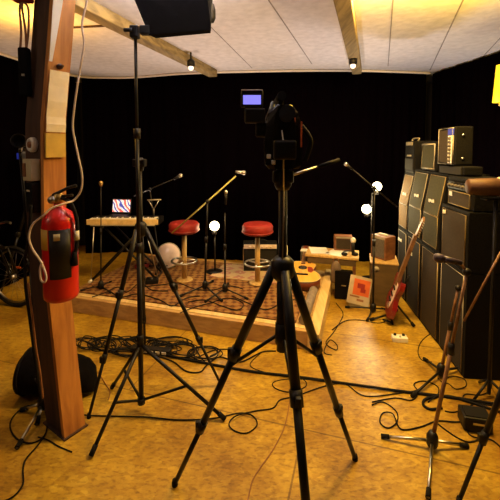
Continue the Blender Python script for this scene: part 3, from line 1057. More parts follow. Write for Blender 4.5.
# tripod and camera at the left border
lt = Vector((-2.57, 4.22, 0))
camera_tripod('dark tripod at the left border behind the bicycle wheel', lt, leg_feet(lt, 0.34, (-30, 90, 210)), 1.05, 0.75, 1.46, 0.020, spread=False)
t = thing('camcorder', 'dark camera with a faint blue screen on the tripod at the left border', 'camera', lt + EZ * 1.462)
lk = lt + EZ * 1.462
build(MB().box(lk + Vector((0, 0, 0.11)), (0.17, 0.22, 0.20), None, 0.03), 'camera_body', M['black'], t)
build(MB().bar(lk + Vector((0.06, -0.09, 0.12)), lk + Vector((0.10, -0.17, 0.12)), 0.085, 0.095, 20), 'lens_hood', M['rubber'], t)
build(MB().box(lk + Vector((-0.06, -0.112, 0.12)), (0.06, 0.006, 0.07), None, 0.002), 'display', M['blueglow'], t)
build(MB().box(lk + Vector((0.02, -0.02, 0.225)), (0.05, 0.12, 0.03), None, 0.008), 'carry_handle', M['black'], t)

# ================================================================== BICYCLE at the left border
bz = 0.325
t = thing('bicycle', 'dark bicycle standing at the left border, front wheel in view', 'bicycle', (-2.55, 3.72, 0))
WX = [-2.52, -2.52 - 0.45]
bdir = norm((-0.16, -0.98, 0))
W0 = Vector((-2.48, 3.72, bz))
W1 = W0 + bdir * 1.02
sd = Vector((-bdir.y, bdir.x, 0))
for wi, w in enumerate((W0, W1)):
    ax1 = norm((0.96, -0.28, 0)) if wi == 0 else bdir
    wn = Vector((-ax1.y, ax1.x, 0))
    def ring(r, n=40):
        return [w + (ax1 * math.cos(2 * math.pi * k / n) + EZ * math.sin(2 * math.pi * k / n)) * r for k in range(n)]
    wh = build(MB().tube(ring(0.305), 0.020, 8, closed=True), 'wheel', M['rubber'], t)
    build(MB().tube(ring(0.275), 0.009, 8, closed=True), 'rim', M['steel'], wh)
    sp = MB()
    for k in range(18):
        a = 2 * math.pi * k / 18
        sp.bar(w, w + (ax1 * math.cos(a) + EZ * math.sin(a)) * 0.27, 0.0016, None, 4)
    build(sp, 'spokes', M['steel'], wh)
    build(MB().bar(w - wn * 0.04, w + wn * 0.04, 0.02), 'hub', M['steel'], wh)
    if wi == 0:
        build(MB().box(w + ax1 * 0.06 + EZ * 0.10, (0.07, 0.012, 0.02), (ax1, wn, EZ), 0.003), 'reflector', M['orange'], wh)
bbk = W0 + bdir * 0.58 - EZ * 0.03
head = W0 + bdir * 0.20 + EZ * 0.52
seat = W0 + bdir * 0.72 + EZ * 0.50
build(MB().bar(head, head + bdir * 0.04 - EZ * 0.14, 0.020).bar(head - EZ * 0.02, seat, 0.015).bar(head - EZ * 0.12, bbk, 0.017).bar(bbk, seat + bdir * 0.02 + EZ * 0.10, 0.015)
      .bar(bbk, W1 + sd * 0.035, 0.009).bar(seat, W1 + sd * 0.035, 0.008).bar(bbk, W1 - sd * 0.035, 0.009).bar(seat, W1 - sd * 0.035, 0.008), 'frame', M['redcard'], t)
build(MB().bar(head - EZ * 0.12, W0 + EZ * 0.34 + bdir * 0.12, 0.014).bar(W0 + EZ * 0.34 + bdir * 0.12 + sd * 0.05, W0 + sd * 0.05, 0.010).bar(W0 + EZ * 0.34 + bdir * 0.12 - sd * 0.05, W0 - sd * 0.05, 0.010).bar(W0 + EZ * 0.34 + bdir * 0.12 - sd * 0.055, W0 + EZ * 0.34 + bdir * 0.12 + sd * 0.055, 0.012), 'fork', M['blackmetal'], t)
build(MB().tube(smooth_path([head + sd * 0.28 + bdir * 0.12 + EZ * 0.12, head + sd * 0.12 + EZ * 0.10, head + EZ * 0.08, head - sd * 0.12 + EZ * 0.10, head - sd * 0.28 + bdir * 0.12 + EZ * 0.12], 5), 0.011, 8).bar(head, head + EZ * 0.09, 0.011), 'handlebar', M['steel'], t)
build(MB().ball(seat + EZ * 0.13 + bdir * 0.03, 0.13, 14, (1.0, 1.0, 0.28)), 'saddle', M['black'], t)
build(MB().bar(bbk - sd * 0.06, bbk + sd * 0.06, 0.018).bar(bbk + sd * 0.06, bbk + sd * 0.06 - EZ * 0.16, 0.008).bar(bbk - sd * 0.06, bbk - sd * 0.06 + EZ * 0.16, 0.008), 'crank', M['steel'], t)

# ================================================================== BLACK ROUND CASE behind the post
bc = Vector((-1.285, 2.37, 0))
ax = norm((1, 0.03, 0))
t = thing('drum_bag', 'big rounded black soft bag lying on the floor behind the timber post', 'bag', (bc.x, bc.y, 0))
up = EZ
rings = []
sidev = Vector((-ax.y, ax.x, 0))
for s, r in ((-0.262, 0.085), (-0.248, 0.128), (-0.215, 0.144), (-0.05, 0.138), (0.11, 0.120), (0.17, 0.108), (0.21, 0.085), (0.228, 0.045)):
    ring_ = []
    for k in range(28):
        a = 2 * math.pi * k / 28
        ring_.append(bc + ax * s + sidev * math.cos(a) * r * 0.95 + EZ * (0.012 + r + math.sin(a) * r * (1.0 if math.sin(a) > 0 else 0.97)))
    rings.append(ring_)
build(MB().loft(rings), 'bag_body', M['cloth'], t)
build(MB().tube([bc + ax * -0.215 + sidev * math.cos(2 * math.pi * k / 28) * 0.138 + EZ * (0.157 + math.sin(2 * math.pi * k / 28) * 0.145) for k in range(28)], 0.006, 6, closed=True), 'zip_seam', M['rubber'], t)
build(MB().tube(smooth_path([bc + ax * -0.1 - sidev * 0.128 + EZ * 0.18, bc + ax * -0.02 - sidev * 0.17 + EZ * 0.17, bc + ax * 0.08 - sidev * 0.118 + EZ * 0.16], 6), 0.009, 8), 'carry_strap', M['rubber'], t)

# ================================================================== STAGE CONTENTS
# bar stools
def stool(loc):
    t = thing('bar_stool', '', 'stool', loc, 'red bar stools on the stage')
    b = Vector(loc)
    build(MB().lathe([(0.12, 0.55), (0.155, 0.557), (0.168, 0.575), (0.170, 0.64), (0.155, 0.665), (0.11, 0.672), (0.0, 0.672)], b, EZ, 32), 'seat', M['redvinyl'], t)
    build(MB().tube([b + Vector((0.171 * math.cos(2 * math.pi * k / 32), 0.171 * math.sin(2 * math.pi * k / 32), 0.58)) for k in range(32)], 0.006, 8, closed=True), 'seat_band', M['redcard'], t)
    build(MB().lathe([(0.11, 0.537), (0.11, 0.549)], b, EZ, 20), 'seat_plate', M['blackmetal'], t)
    build(MB().bar(b + EZ * 0.012, b + EZ * 0.54, 0.030, 0.027, 16), 'pedestal', M['goldwood'], t)
    rg = MB().tube([b + Vector((0.142 * math.cos(2 * math.pi * k / 32), 0.142 * math.sin(2 * math.pi * k / 32), 0.225)) for k in range(32)], 0.0105, 8, closed=True)
    for a in (20, 140, 260):
        rg.bar(b + EZ * 0.225, b + Vector((0.14 * math.cos(R(a)), 0.14 * math.sin(R(a)), 0.225)), 0.008)
    build(rg, 'foot_ring', M['steel'], t)
    build(MB().lathe([(0.095, 0.0), (0.095, 0.008), (0.07, 0.014), (0.035, 0.024)], b, EZ, 28), 'base_plate', M['goldwood'], t)
    return t


q = U(257.5, 283, SZ + 0.015)
st2 = stool((q.x, q.y, SZ + 0.0148))
st2['label'] = 'red topped bar stool in front of the pale topped amplifier'
q = U(184.5, 280, SZ + 0.007)
dup(st2, (q.x, q.y, SZ + 0.007), 'red topped bar stool beside the pink drum near the keyboard')

# small amplifier behind the right stool
def box_thing(mb, name, m, t):
    return build(mb, name, m, t)


a0 = Vector((0.125, 4.43, SZ))
t = thing('guitar_amplifier', 'black amplifier with a pale top edge and white side trim behind the right stool', 'amplifier', a0)
build(MB().box(a0 + EZ * 0.175, (0.42, 0.19, 0.345), None, 0.008), 'cabinet', M['tolex'], t)
build(MB().box(a0 + Vector((0, -0.096, 0.14)), (0.385, 0.006, 0.25), None, 0.002), 'grille', M['dark_grille'], t)
build(MB().box(a0 + Vector((0, -0.098, 0.315)), (0.40, 0.010, 0.052), None, 0.003), 'control_panel', M['pink'], t)
build(MB().box(a0 + Vector((-0.205, -0.097, 0.155)), (0.010, 0.010, 0.30), None, 0.003), 'side_trim', M['steel'], t)
for k in range(6):
    build(MB().lathe([(0.012, 0), (0.010, 0.018)], a0 + Vector((-0.13 + k * 0.052, -0.103, 0.315)), (0, -1, 0), 12), 'knob', M['pink'], t)
build(MB().tube(smooth_path([a0 + Vector((-0.09, 0, 0.348)), a0 + Vector((-0.05, 0, 0.375)), a0 + Vector((0.05, 0, 0.375)), a0 + Vector((0.09, 0, 0.348))], 4), 0.009, 8), 'carry_handle', M['rubber'], t)

# pale stick
q = Vector((0.445, 4.36, SZ))
t = thing('pale_pole', 'short pale pole standing upright right of the pale topped amplifier', 'pole', q)
build(MB().bar(q + EZ * 0.01, q + EZ * 0.315, 0.018, 0.016, 12).ball(q + EZ * 0.315, 0.016), 'pole', M['cream'], t)
build(MB().lathe([(0.06, 0.0), (0.06, 0.01), (0.02, 0.02)], q, EZ, 20), 'foot', M['black'], t)

# drum
dc = U(168, 268.5, SZ)
dc = Vector((dc.x, dc.y + 0.02, SZ))
t = thing('hand_drum', 'round pink skinned drum standing on edge at the back of the stage', 'drum', dc)
dn = norm((0.12, -1, 0.28))
dr = 0.152
dcc = dc + EZ * (dr + 0.012)
build(MB().lathe([(dr - 0.006, 0.0), (dr, -0.004), (dr, -0.075), (dr - 0.01, -0.08)], dcc, dn, 36), 'shell', M['walnut'], t)
build(MB().lathe([(dr - 0.006, 0.001), (dr - 0.008, 0.006), (0.02, 0.007)], dcc, dn, 36), 'drum_skin', M['drumskin'], t)
X_ = dn.orthogonal().normalized()
Y_ = dn.cross(X_)
build(MB().tube([dcc + (X_ * math.cos(2 * math.pi * k / 36) + Y_ * math.sin(2 * math.pi * k / 36)) * (dr - 0.002) + dn * 0.002 for k in range(36)], 0.006, 8, closed=True), 'hoop', M['piping'], t)

# keyboard and its stand
ky = 4.03
kL, kR = P(88, 222, ky), P(159, 222, ky)
kc = (kL + kR) / 2
kz = 0.80
t = thing('keyboard_stand', 'black cross-legged keyboard stand with silver struts on the left of the stage', 'keyboard stand', (kc.x, ky + 0.1, SZ))
fz = SZ + 0.010
for yy, mm in ((ky - 0.02, 'steel'), (ky + 0.22, 'blackmetal')):
    xl = MB()
    build(MB().bar((kc.x - 0.36, yy, fz + 0.012), (kc.x + 0.22, yy, kz - 0.02), 0.012), 'cross_leg', M['blackmetal'], t)
    build(MB().bar((kc.x + 0.36, yy + 0.026, fz + 0.012), (kc.x - 0.22, yy + 0.026, kz - 0.02), 0.012), 'cross_leg', M['blackmetal'], t)
for xx in (-0.36, 0.36):
    f = build(MB().bar((kc.x + xx, ky - 0.06, fz + 0.010), (kc.x + xx, ky + 0.30, fz + 0.010), 0.011), 'foot_bar', M['blackmetal'], t)
    build(MB().bar((kc.x + xx, ky - 0.09, fz + 0.014), (kc.x + xx, ky - 0.045, fz + 0.014), 0.0155), 'end_cap', M['white'], f)
for xx in (-0.22, 0.22):
    build(MB().bar((kc.x + xx, ky - 0.07, kz - 0.016), (kc.x + xx, ky + 0.27, kz - 0.016), 0.011), 'support_arm', M['blackmetal'], t)
for xa, xb in ((-0.32, -0.36), (0.25, 0.40)):
    build(MB().bar((kc.x + xa, ky - 0.035, kz - 0.012), (kc.x + xb, ky - 0.055, fz + 0.03), 0.006), 'strut', M['steel'], t)
t = thing('keyboard', 'electric keyboard with pale wooden front on the cross-legged stand', 'keyboard', (kc.x, ky + 0.1, kz))
kw = kR.x - kL.x
build(MB().box((kc.x, ky + 0.10, kz + 0.038), (kw, 0.26, 0.070), None, 0.006), 'case', M['black'], t)
build(MB().box((kc.x, ky - 0.036, kz + 0.046), (kw, 0.014, 0.060), None, 0.004), 'front_rail', M['pale'], t)
kk = MB()
nw = 36
for i in range(nw):
    kk.box((kL.x + 0.03 + (kw - 0.06) * (i + 0.5) / nw, ky + 0.035, kz + 0.077), ((kw - 0.06) / nw - 0.002, 0.115, 0.010), None, 0.0)
tag(build(kk, 'white_keys', M['white'], t), 'row of white keys', 'x').__delitem__('category')
bk = MB()
for i in range(nw - 1):
    if i % 7 not in (2, 6):
        bk.box((kL.x + 0.03 + (kw - 0.06) * (i + 1) / nw, ky + 0.058, kz + 0.085), (0.011, 0.07, 0.012), None, 0.0)
build(bk, 'black_keys', M['black'], t)
build(MB().box((kc.x, ky - 0.036, kz + 0.008), (kw * 0.9, 0.012, 0.012), None, 0.003), 'lower_trim', M['piping'], t)
# laptop on it
lp = Vector((P(119, 210, ky + 0.17).x, ky + 0.17, kz + 0.074))
t = thing('laptop', 'open laptop with a bright white, blue and red picture on the keyboard', 'laptop', lp)
lx, ly = norm((1, -0.10, 0)), norm((0.10, 1, 0))
lu = norm((0.0, 0.25, 1))
build(MB().box(lp + EZ * 0.010, (0.23, 0.11, 0.016), (lx, ly, EZ), 0.004), 'base', M['blackmetal'], t)
ld = build(MB().box(lp + ly * 0.055 + lu * 0.095 + EZ * 0.018, (0.24, 0.012, 0.17), (lx, norm(lx.cross(lu)) * -1, lu), 0.004), 'lid', M['black'], t)
ln = norm(lx.cross(lu))
build(MB().box(lp + ly * 0.055 + lu * 0.095 + EZ * 0.018 + ln * (0.0075 if ln.y < 0 else -0.0075), (0.215, 0.003, 0.145), (lx, ln, lu), 0.0), 'screen', M['laptop'], ld)
# little Y stand on the keyboard's right end
q = Vector((P(154, 215, ky + 0.14).x, ky + 0.14, kz + 0.074))
t = thing('small_rest', 'small metal Y-shaped rest on the right end of the keyboard', 'rest', q)
build(MB().bar(q + EZ * 0.004, q + EZ * 0.09, 0.006).bar(q + EZ * 0.09, q + Vector((-0.06, 0, 0.19)), 0.005).bar(q + EZ * 0.09, q + Vector((0.06, 0, 0.19)), 0.005), 'fork', M['steel'], t)
build(MB().lathe([(0.03, 0), (0.03, 0.006)], q, EZ, 14), 'base', M['black'], t)
build(MB().bar(q + Vector((-0.075, 0, 0.195)), q + Vector((0.085, 0, 0.20)), 0.007), 'crossbar', M['piping'], t)

# red pedal and black pedals on the stage
def pedal(label, c, size, m, ang, nk=2, km=None, group=None):
    c = Vector(c)
    A = Vector((math.cos(R(ang)), math.sin(R(ang)), 0))
    B = Vector((-A.y, A.x, 0))
    t = thing('effect_pedal', label, 'effect pedal', c, group)
    build(MB().box(c + EZ * (size[2] / 2 + 0.002), size, (A, B, EZ), 0.006), 'housing', m, t)
    for k in range(nk):
        build(MB().lathe([(size[1] * 0.17, 0), (size[1] * 0.14, 0.014)], c + A * size[0] * (-0.28 + 0.56 * k / max(nk - 1, 1)) + B * size[1] * 0.2 + EZ * (size[2] + 0.002), EZ, 12), 'knob', km or M['black'], t)
    build(MB().lathe([(size[1] * 0.12, 0), (size[1] * 0.10, 0.012)], c - B * size[1] * 0.25 + EZ * (size[2] + 0.002), EZ, 12), 'foot_switch', M['steel'], t)
    return t


pedal('dark red effect pedal on the rug beneath the keyboard', U(142, 268, RZ), (0.15, 0.10, 0.05), M['redcard'], -12)
pedal('black effect pedal on the rug left of the long boom stand', U(152, 283, RZ), (0.14, 0.09, 0.05), M['black'], 10)
pedal('white effect pedal with two black knobs on the floor near the red guitar', U(399.5, 341), (0.125, 0.075, 0.042), M['white'], -8)
pb8 = U(481, 434)
t = thing('pedal_unit', 'black box with cables on the floor in the right foreground', 'pedal unit', (pb8.x, pb8.y + 0.06, 0))
A_ = norm((0.97, -0.22, 0))
B_ = Vector((-A_.y, A_.x, 0))
pc = Vector((pb8.x, pb8.y + 0.06, 0))
build(MB().box(pc + EZ * 0.045, (0.155, 0.12, 0.086), (A_, B_, EZ), 0.010), 'housing', M['black'], t)
build(MB().box(pc + EZ * 0.093 - B_ * 0.01, (0.13, 0.08, 0.012), (A_, norm(B_ + EZ * 0.12), norm(EZ - B_ * 0.12)), 0.004), 'treadle', M['rubber'], t)
build(MB().box(pc + EZ * 0.055 - B_ * 0.0605, (0.06, 0.004, 0.012), (A_, B_, EZ), 0.001), 'badge', M['steel'], t)

# lit bulbs on stands
def lamp_stand(label, base, heads, floor):
    base = Vector(base)
    t = thing('bulb_lamp', label, 'lamp', (base.x, base.y, floor))
    h = Vector((base.x, base.y, floor))
    zt = max(q.z for q in heads)
    build(MB().lathe([(0.11, 0), (0.11, 0.012), (0.02, 0.025)], h, EZ, 24), 'base', M['blackmetal'], t)
    build(MB().bar(h + EZ * 0.012, h + EZ * (zt - floor - 0.09), 0.010), 'pole', M['blackmetal'], t)
    for q in heads:
        q = Vector(q)
        a = Vector((h.x, h.y, q.z - 0.09))
        hd = build(MB().bar(a, q + Vector((0, 0.03, -0.09)), 0.009).lathe([(0.022, 0), (0.030, 0.02), (0.030, 0.06)], q + Vector((0, 0.0, -0.105)), EZ, 16), 'lamp_holder', M['black'], t)
        build(MB().ball(q, 0.058, 20), 'bulb', M['bulb'], hd)
    return t


bl1 = P(214.5, 226, 4.30)
lamp_stand('lit globe lamp on a slim stand at the back of the stage between the stools', (bl1.x + 0.0, bl1.y + 0.03, 0), [bl1], SZ)
bl2, bl3 = P(366.5, 209, 4.50), P(377, 186.5, 4.50)
lamp_stand('tall lamp stand with two lit globe bulbs behind the wooden crate', (bl2.x + 0.075, 4.53, 0), [bl2, bl3], 0.0)
for i, q in enumerate((bl1, bl2, bl3)):
    lamp('globe_bulb_light', 'POINT', q + Vector((0, -0.075, 0.0)), 6.0 if i == 0 else 16.0, (1.0, 0.78, 0.42), 0.05)

# ---------------------------------------------------------------- acoustic guitar
def guitar_outline(L, w1, w2, ww, n=48):
    """half-width along the body axis, from the tail (0) to the neck joint (L)"""
    pts = []
    ks = [(0.0, 0.0), (0.02, 0.42), (0.08, 0.78), (0.2, 0.98), (0.28, 1.0), (0.42, 0.90), (0.58, ww / w1), (0.72, w2 / w1 * 0.93), (0.84, w2 / w1), (0.94, w2 / w1 * 0.80), (0.985, w2 / w1 * 0.45), (1.0, 0.0)]
    sm = smooth_path([(a, b, 0) for a, b in ks], 5)
    up_ = [(p.x * L, max(p.y, 0) * w1) for p in sm]
    return up_ + [(a, -b) for a, b in reversed(up_[1:-1])]


tail = Vector((0.535, 3.71, SZ + 0.012))
axis = norm((0.20, 0.97, 0.13))
sidew = norm((0.97, -0.20, 0.0))
gn = norm(sidew.cross(axis))
t = thing('acoustic_guitar', 'acoustic guitar with amber top lying on its back at the right of the stage', 'guitar', tail)
ol = guitar_outline(0.50, 0.195, 0.142, 0.118)
dep = 0.10


def G(a, b, h):
    return tail + axis * a + sidew * b + gn * h


mb = MB()
mb.prism([G(a, b, 0) for a, b in ol], gn * dep, True)
build(mb, 'body', M['mahogany'], t)
tp = build(MB().prism([G(a, b, dep + 0.0005) for a, b in ol], gn * 0.005, True), 'soundboard', M['spruce'], t)
build(MB().tube([G(a, b, dep + 0.003) for a, b in ol], 0.004, 6, closed=True), 'binding', M['cream'], t)
build(MB().lathe([(0.050, 0.0), (0.050, 0.001)], G(0.335, 0, dep + 0.0058), gn, 24), 'sound_hole', M['black'], t)
build(MB().prism([G(a, b, dep + 0.0062) for a, b in ((0.30, 0.055), (0.36, 0.055), (0.35, 0.10), (0.28, 0.125), (0.22, 0.10), (0.24, 0.06))], gn * 0.002), 'pickguard', M['redcard'], t)
build(MB().box(G(0.165, 0, dep + 0.011), (0.13, 0.028, 0.010), (sidew, axis, gn), 0.003), 'bridge', M['black'], t)
build(MB().prism([G(0.42, -0.024, dep - 0.012), G(0.42, 0.024, dep - 0.012), G(0.86, 0.021, dep - 0.012), G(0.86, -0.021, dep - 0.012)], gn * 0.030), 'neck', M['neckwood'], t)
build(MB().prism([G(0.861, -0.024, dep - 0.008), G(0.861, 0.024, dep - 0.008), G(1.02, 0.036, dep - 0.03), G(1.03, 0, dep - 0.034), G(1.02, -0.036, dep - 0.03)], gn * 0.016), 'headstock', M['mahogany'], t)
for k in range(3):
    for s in (-1, 1):
        build(MB().bar(G(0.89 + k * 0.045, s * 0.028, dep - 0.008), G(0.89 + k * 0.045, s * 0.052, dep - 0.008), 0.006, None, 8), 'tuning_peg', M['steel'], t)
ss = MB()
for k in range(6):
    ss.bar(G(0.165, -0.025 + k * 0.010, dep + 0.017), G(0.86, -0.017 + k * 0.0068, dep + 0.0215), 0.0008, None, 4)
build(ss, 'strings', M['steel'], t)
# white case beside the neck
wc = Vector((0.735, 4.37, SZ))
t = thing('small_box', 'small pale box standing behind the acoustic guitar', 'box', wc)
build(MB().box(wc + Vector((-0.03, 0.08, 0.115)), (0.13, 0.10, 0.226), (EX, EY, EZ), 0.006), 'case', M['grey_grille'], t)
build(MB().box(wc + Vector((-0.03, 0.08, 0.236)), (0.135, 0.105, 0.014), (EX, EY, EZ), 0.003), 'lid', M['white'], t)

# ---------------------------------------------------------------- crate, table and things on them
cr = Vector((1.275, 3.75, 0))
cA, cB = EX, EY
cw, cd, chh = 0.275, 0.33, 0.47
t = thing('wooden_crate', 'brown plywood crate on the floor between stage and amplifier stacks', 'crate', cr + cA * cw / 2 + cB * cd / 2)
cm = cr + cA * cw / 2 + cB * cd / 2
build(MB().box(cm + EZ * (chh / 2 - 0.004), (cw, cd, chh - 0.012), (cA, cB, EZ), 0.006), 'carcass', M['crate'], t)
build(MB().box(cm + EZ * (chh - 0.008), (cw + 0.01, cd + 0.01, 0.016), (cA, cB, EZ), 0.004), 'top_board', M['goldwood'], t)
build(MB().lathe([(0.028, 0), (0.028, 0.003)], cr + cA * 0.06 - cB * 0.0005 + EZ * 0.40, -cB, 20), 'hand_hole', M['piping'], t)

tb = S(-0.12, 1.28, 0)      # low table behind the crate
tz = 0.445
tA, tB = EX, EY
tl, td = 0.60, 0.34
tcn = Vector((0.975, 4.20, 0))
t = thing('low_table', 'low wooden table between the acoustic guitar and the crate', 'table', Vector((tcn.x, tcn.y, SZ)))
build(MB().box(tcn + EZ * (tz - 0.014), (tl, td, 0.028), (tA, tB, EZ), 0.004), 'tabletop', M['goldwood'], t)
build(MB().box(tcn - tB * (td / 2 - 0.02) + EZ * (tz - 0.065), (tl - 0.06, 0.02, 0.07), (tA, tB, EZ), 0.003), 'apron', M['crate'], t)
for a, b, z0 in ((-0.25, -0.14, SZ + 0.001), (-0.25, 0.14, SZ + 0.001), (0.25, -0.14, 0.0), (0.25, 0.14, 0.0)):
    q = tcn + tA * a + tB * b
    build(MB().box((q.x, q.y, (z0 + tz - 0.028) / 2), (0.035, 0.035, tz - 0.028 - z0), (tA, tB, EZ), 0.004), 'leg', M['walnut'], t)
# papers on it
for i, (a, b, w, h, ang, lab) in enumerate(((-0.16, 0.02, 0.21, 0.26, 14, 'leftmost white sheet of paper on the low table'), (0.05, -0.02, 0.20, 0.24, -20, 'middle white sheet of paper on the low table'))):
    q = tcn + tA * a + tB * b + EZ * (tz + 0.003)
    A1 = Matrix.Rotation(R(ang), 3, 'Z') @ tA
    B1 = Matrix.Rotation(R(ang), 3, 'Z') @ tB
    tag(build(MB().box(q, (w, h, 0.004), (A1, B1, EZ), 0.0), 'paper_sheet', M['white'], origin=q), lab, 'paper')
q = tcn + tA * 0.20 + tB * -0.07 + EZ * (tz + 0.001)
t = thing('headphones', 'black headphones lying on the right end of the low table', 'headphones', q)
build(MB().tube([q + Vector((0.075 * math.cos(R(a)), 0.06 * math.sin(R(a)) + 0.01, 0.018 + 0.012 * math.sin(R(a)))) for a in range(0, 181, 15)], 0.008, 8), 'headband', M['black'], t)
for sx_ in (-1, 1):
    build(MB().lathe([(0.030, 0), (0.036, 0.012), (0.030, 0.026)], q + Vector((sx_ * 0.062, 0.0, 0.001)), EZ, 18), 'ear_cup', M['rubber'], t)
# little brown amp on the table's back
q = Vector(P(342, 254, 4.30))
q = Vector((q.x + 0.01, 4.30, tz))
t = thing('small_amplifier', 'small brown amplifier at the back of the low table', 'amplifier', q)
oA, oB = norm((0.98, -0.15, 0)), norm((0.15, 0.98, 0))
build(MB().box(q + EZ * 0.092, (0.215, 0.11, 0.175), (oA, oB, EZ), 0.008), 'cabinet', M['walnut'], t)
build(MB().box(q + EZ * 0.085 - oB * 0.056, (0.165, 0.006, 0.12), (oA, oB, EZ), 0.002), 'grille', M['brown_grille'], t)
build(MB().box(q + EZ * 0.160 - oB * 0.056, (0.18, 0.006, 0.016), (oA, oB, EZ), 0.002), 'control_strip', M['piping'], t)
# upright mic beside it
q = Vector((P(354.5, 250, 4.02).x, 4.08, tz))
t = microphone('round headed microphone standing upright on the low table', q + EZ * 0.205, q, 0.030, M['black'], M['white'], 0.203)
# speaker on the crate
q = cm + EZ * (chh + 0.0005)
t = thing('small_amplifier', 'amplifier with pale front and brown side on top of the wooden crate', 'amplifier', q)
sA, sB = norm((0.85, 0.50, 0)), norm((-0.50, 0.85, 0))
sc_ = q + Vector((0.0, 0.02, 0))
build(MB().box(sc_ + EZ * 0.128, (0.16, 0.20, 0.25), (sA, sB, EZ), 0.008), 'cabinet', M['walnut'], t)
build(MB().box(sc_ + EZ * 0.125 - sA * 0.081, (0.006, 0.16, 0.20), (sA, sB, EZ), 0.002), 'grille', M['grey_grille'], t)
build(MB().box(sc_ + EZ * 0.234 - sA * 0.081, (0.008, 0.17, 0.022), (sA, sB, EZ), 0.002), 'control_panel', M['piping'], t)
build(MB().box(sc_ + EZ * 0.262, (0.03, 0.11, 0.018), (sA, sB, EZ), 0.005), 'carry_handle', M['white'], t)

# picture card leaning on the crate
q0 = U(350, 306)
q = Vector((1.125, 3.70, 0))
t = thing('record_sleeve', 'orange and white printed sleeve leaning beside the wooden crate', 'record sleeve', q)
ru = norm((0.24, 0.28, 1))
rx = Vector((0.97, -0.22, 0))
rx = norm(rx - ru * rx.dot(ru))
rn = norm(rx.cross(ru))
if rn.y > 0:
    rn = -rn
build(MB().box(q + ru * 0.152 + EZ * 0.022, (0.225, 0.010, 0.29), (rx, rn, ru), 0.002), 'card', M['aged'], t)
build(MB().box(q + EZ * 0.022 + ru * 0.185 + rn * 0.006 + rx * 0.016, (0.165, 0.003, 0.165), (rx, rn, ru), 0.0), 'picture', M['orange'], t)
build(MB().box(q + EZ * 0.022 + ru * 0.20 + rn * 0.0075 + rx * 0.01, (0.075, 0.002, 0.05), (rx, rn, ru), 0.0).box(q + EZ * 0.022 + ru * 0.155 + rn * 0.0075 + rx * 0.035, (0.05, 0.002, 0.04), (rx, rn, ru), 0.0), 'printed_shape', M['redcard'], t)
build(MB().box(q + EZ * 0.022 + ru * 0.085 + rn * 0.006 - rx * 0.04, (0.10, 0.002, 0.016), (rx, rn, ru), 0.0).box(q + EZ * 0.022 + ru * 0.055 + rn * 0.006 + rx * 0.02, (0.07, 0.002, 0.022), (rx, rn, ru), 0.0), 'printed_lines', M['brown'], t)
q = Vector((1.02, 3.83, 0))
rx = norm((0.97, -0.22, 0))
t = thing('black_case', 'black upright case between the stage edge and the printed sleeve', 'case', q)
build(MB().box(q + EZ * 0.16 + Vector((0.02, 0.1, 0)), (0.19, 0.08, 0.315), (rx, Vector((-rx.y, rx.x, 0)), EZ), 0.01), 'case_body', M['cloth'], t)
build(MB().box(q + EZ * 0.16 + Vector((0.02, 0.1, 0)) + Vector((rx.y, -rx.x, 0)) * 0.042, (0.05, 0.01, 0.012), (rx, Vector((-rx.y, rx.x, 0)), EZ), 0.002), 'latch', M['steel'], t)

q = U(338, 285, SZ)
q = Vector((q.x - 0.01, q.y + 0.06, SZ + 0.012))
t = thing('leather_bag', 'grey brown bag standing on the stage corner between acoustic guitar and printed sleeve', 'bag', q)
bagr = []
for z, w in ((0.0, 0.9), (0.03, 1.0), (0.14, 0.95), (0.20, 0.75), (0.235, 0.35)):
    bagr.append([q + EX * (0.062 * math.cos(2 * math.pi * k / 20) * w) + EY * (0.048 * math.sin(2 * math.pi * k / 20) * w) + EZ * z for k in range(20)])
build(MB().loft(bagr), 'bag_body', M['bagbrown'], t)
build(MB().tube(smooth_path([q - EX * 0.03 + EZ * 0.225, q - EX * 0.02 - EY * 0.02 + EZ * 0.27, q + EX * 0.02 - EY * 0.02 + EZ * 0.27, q + EX * 0.03 + EZ * 0.225], 5), 0.006, 8), 'carry_strap', M['brown'], t)

# ---------------------------------------------------------------- electric guitar
g0 = U(390, 317, 0.03)
g1 = Vector((1.575, 3.14, 1.06))
axis = norm(g1 - g0)
nn = Vector((-0.95, 0.25, 0.1))
gn = norm(nn - axis * nn.dot(axis))
sidew = norm(axis.cross(gn))
t = thing('electric_guitar', 'red electric guitar leaning on a stand before the amplifier stacks', 'guitar', (g0.x, g0.y, 0))


def G2(a, b, h):
    return g0 + EZ * 0.03 + axis * a + sidew * b + gn * h


ol2 = [(0.0, 0.0), (0.01, 0.09), (0.06, 0.15), (0.14, 0.155), (0.22, 0.11), (0.28, 0.11), (0.35, 0.145), (0.42, 0.12), (0.385, 0.06), (0.365, 0.03), (0.365, -0.03), (0.385, -0.06), (0.40, -0.11), (0.34, -0.135), (0.27, -0.105), (0.21, -0.11), (0.13, -0.155), (0.05, -0.14), (0.01, -0.08)]
olp = [(p.x, p.y) for p in smooth_path([(a, b, 0) for a, b in ol2 + [ol2[0]]], 3)[:-1]]
build(MB().prism([G2(a, b, 0) for a, b in olp], gn * 0.042, False), 'body', M['guitarred'], t)
build(MB().prism([G2(a, b * 0.8, 0.0425) for a, b in ((0.10, 0.06), (0.20, 0.10), (0.36, 0.09), (0.37, -0.02), (0.30, -0.06), (0.12, -0.02))], gn * 0.003), 'pickguard', M['pink'], t)
for a in (0.16, 0.22, 0.29):
    build(MB().box(G2(a, 0, 0.052), (0.018, 0.075, 0.012), (axis, sidew, gn), 0.003), 'pickup', M['black'], t)
build(MB().box(G2(0.09, 0, 0.050), (0.03, 0.08, 0.014), (axis, sidew, gn), 0.003), 'bridge', M['steel'], t)
build(MB().prism([G2(0.33, -0.027, 0.026), G2(0.33, 0.027, 0.026), G2(0.86, 0.021, 0.026), G2(0.86, -0.021, 0.026)], gn * 0.030), 'neck', M['neckwood'], t)
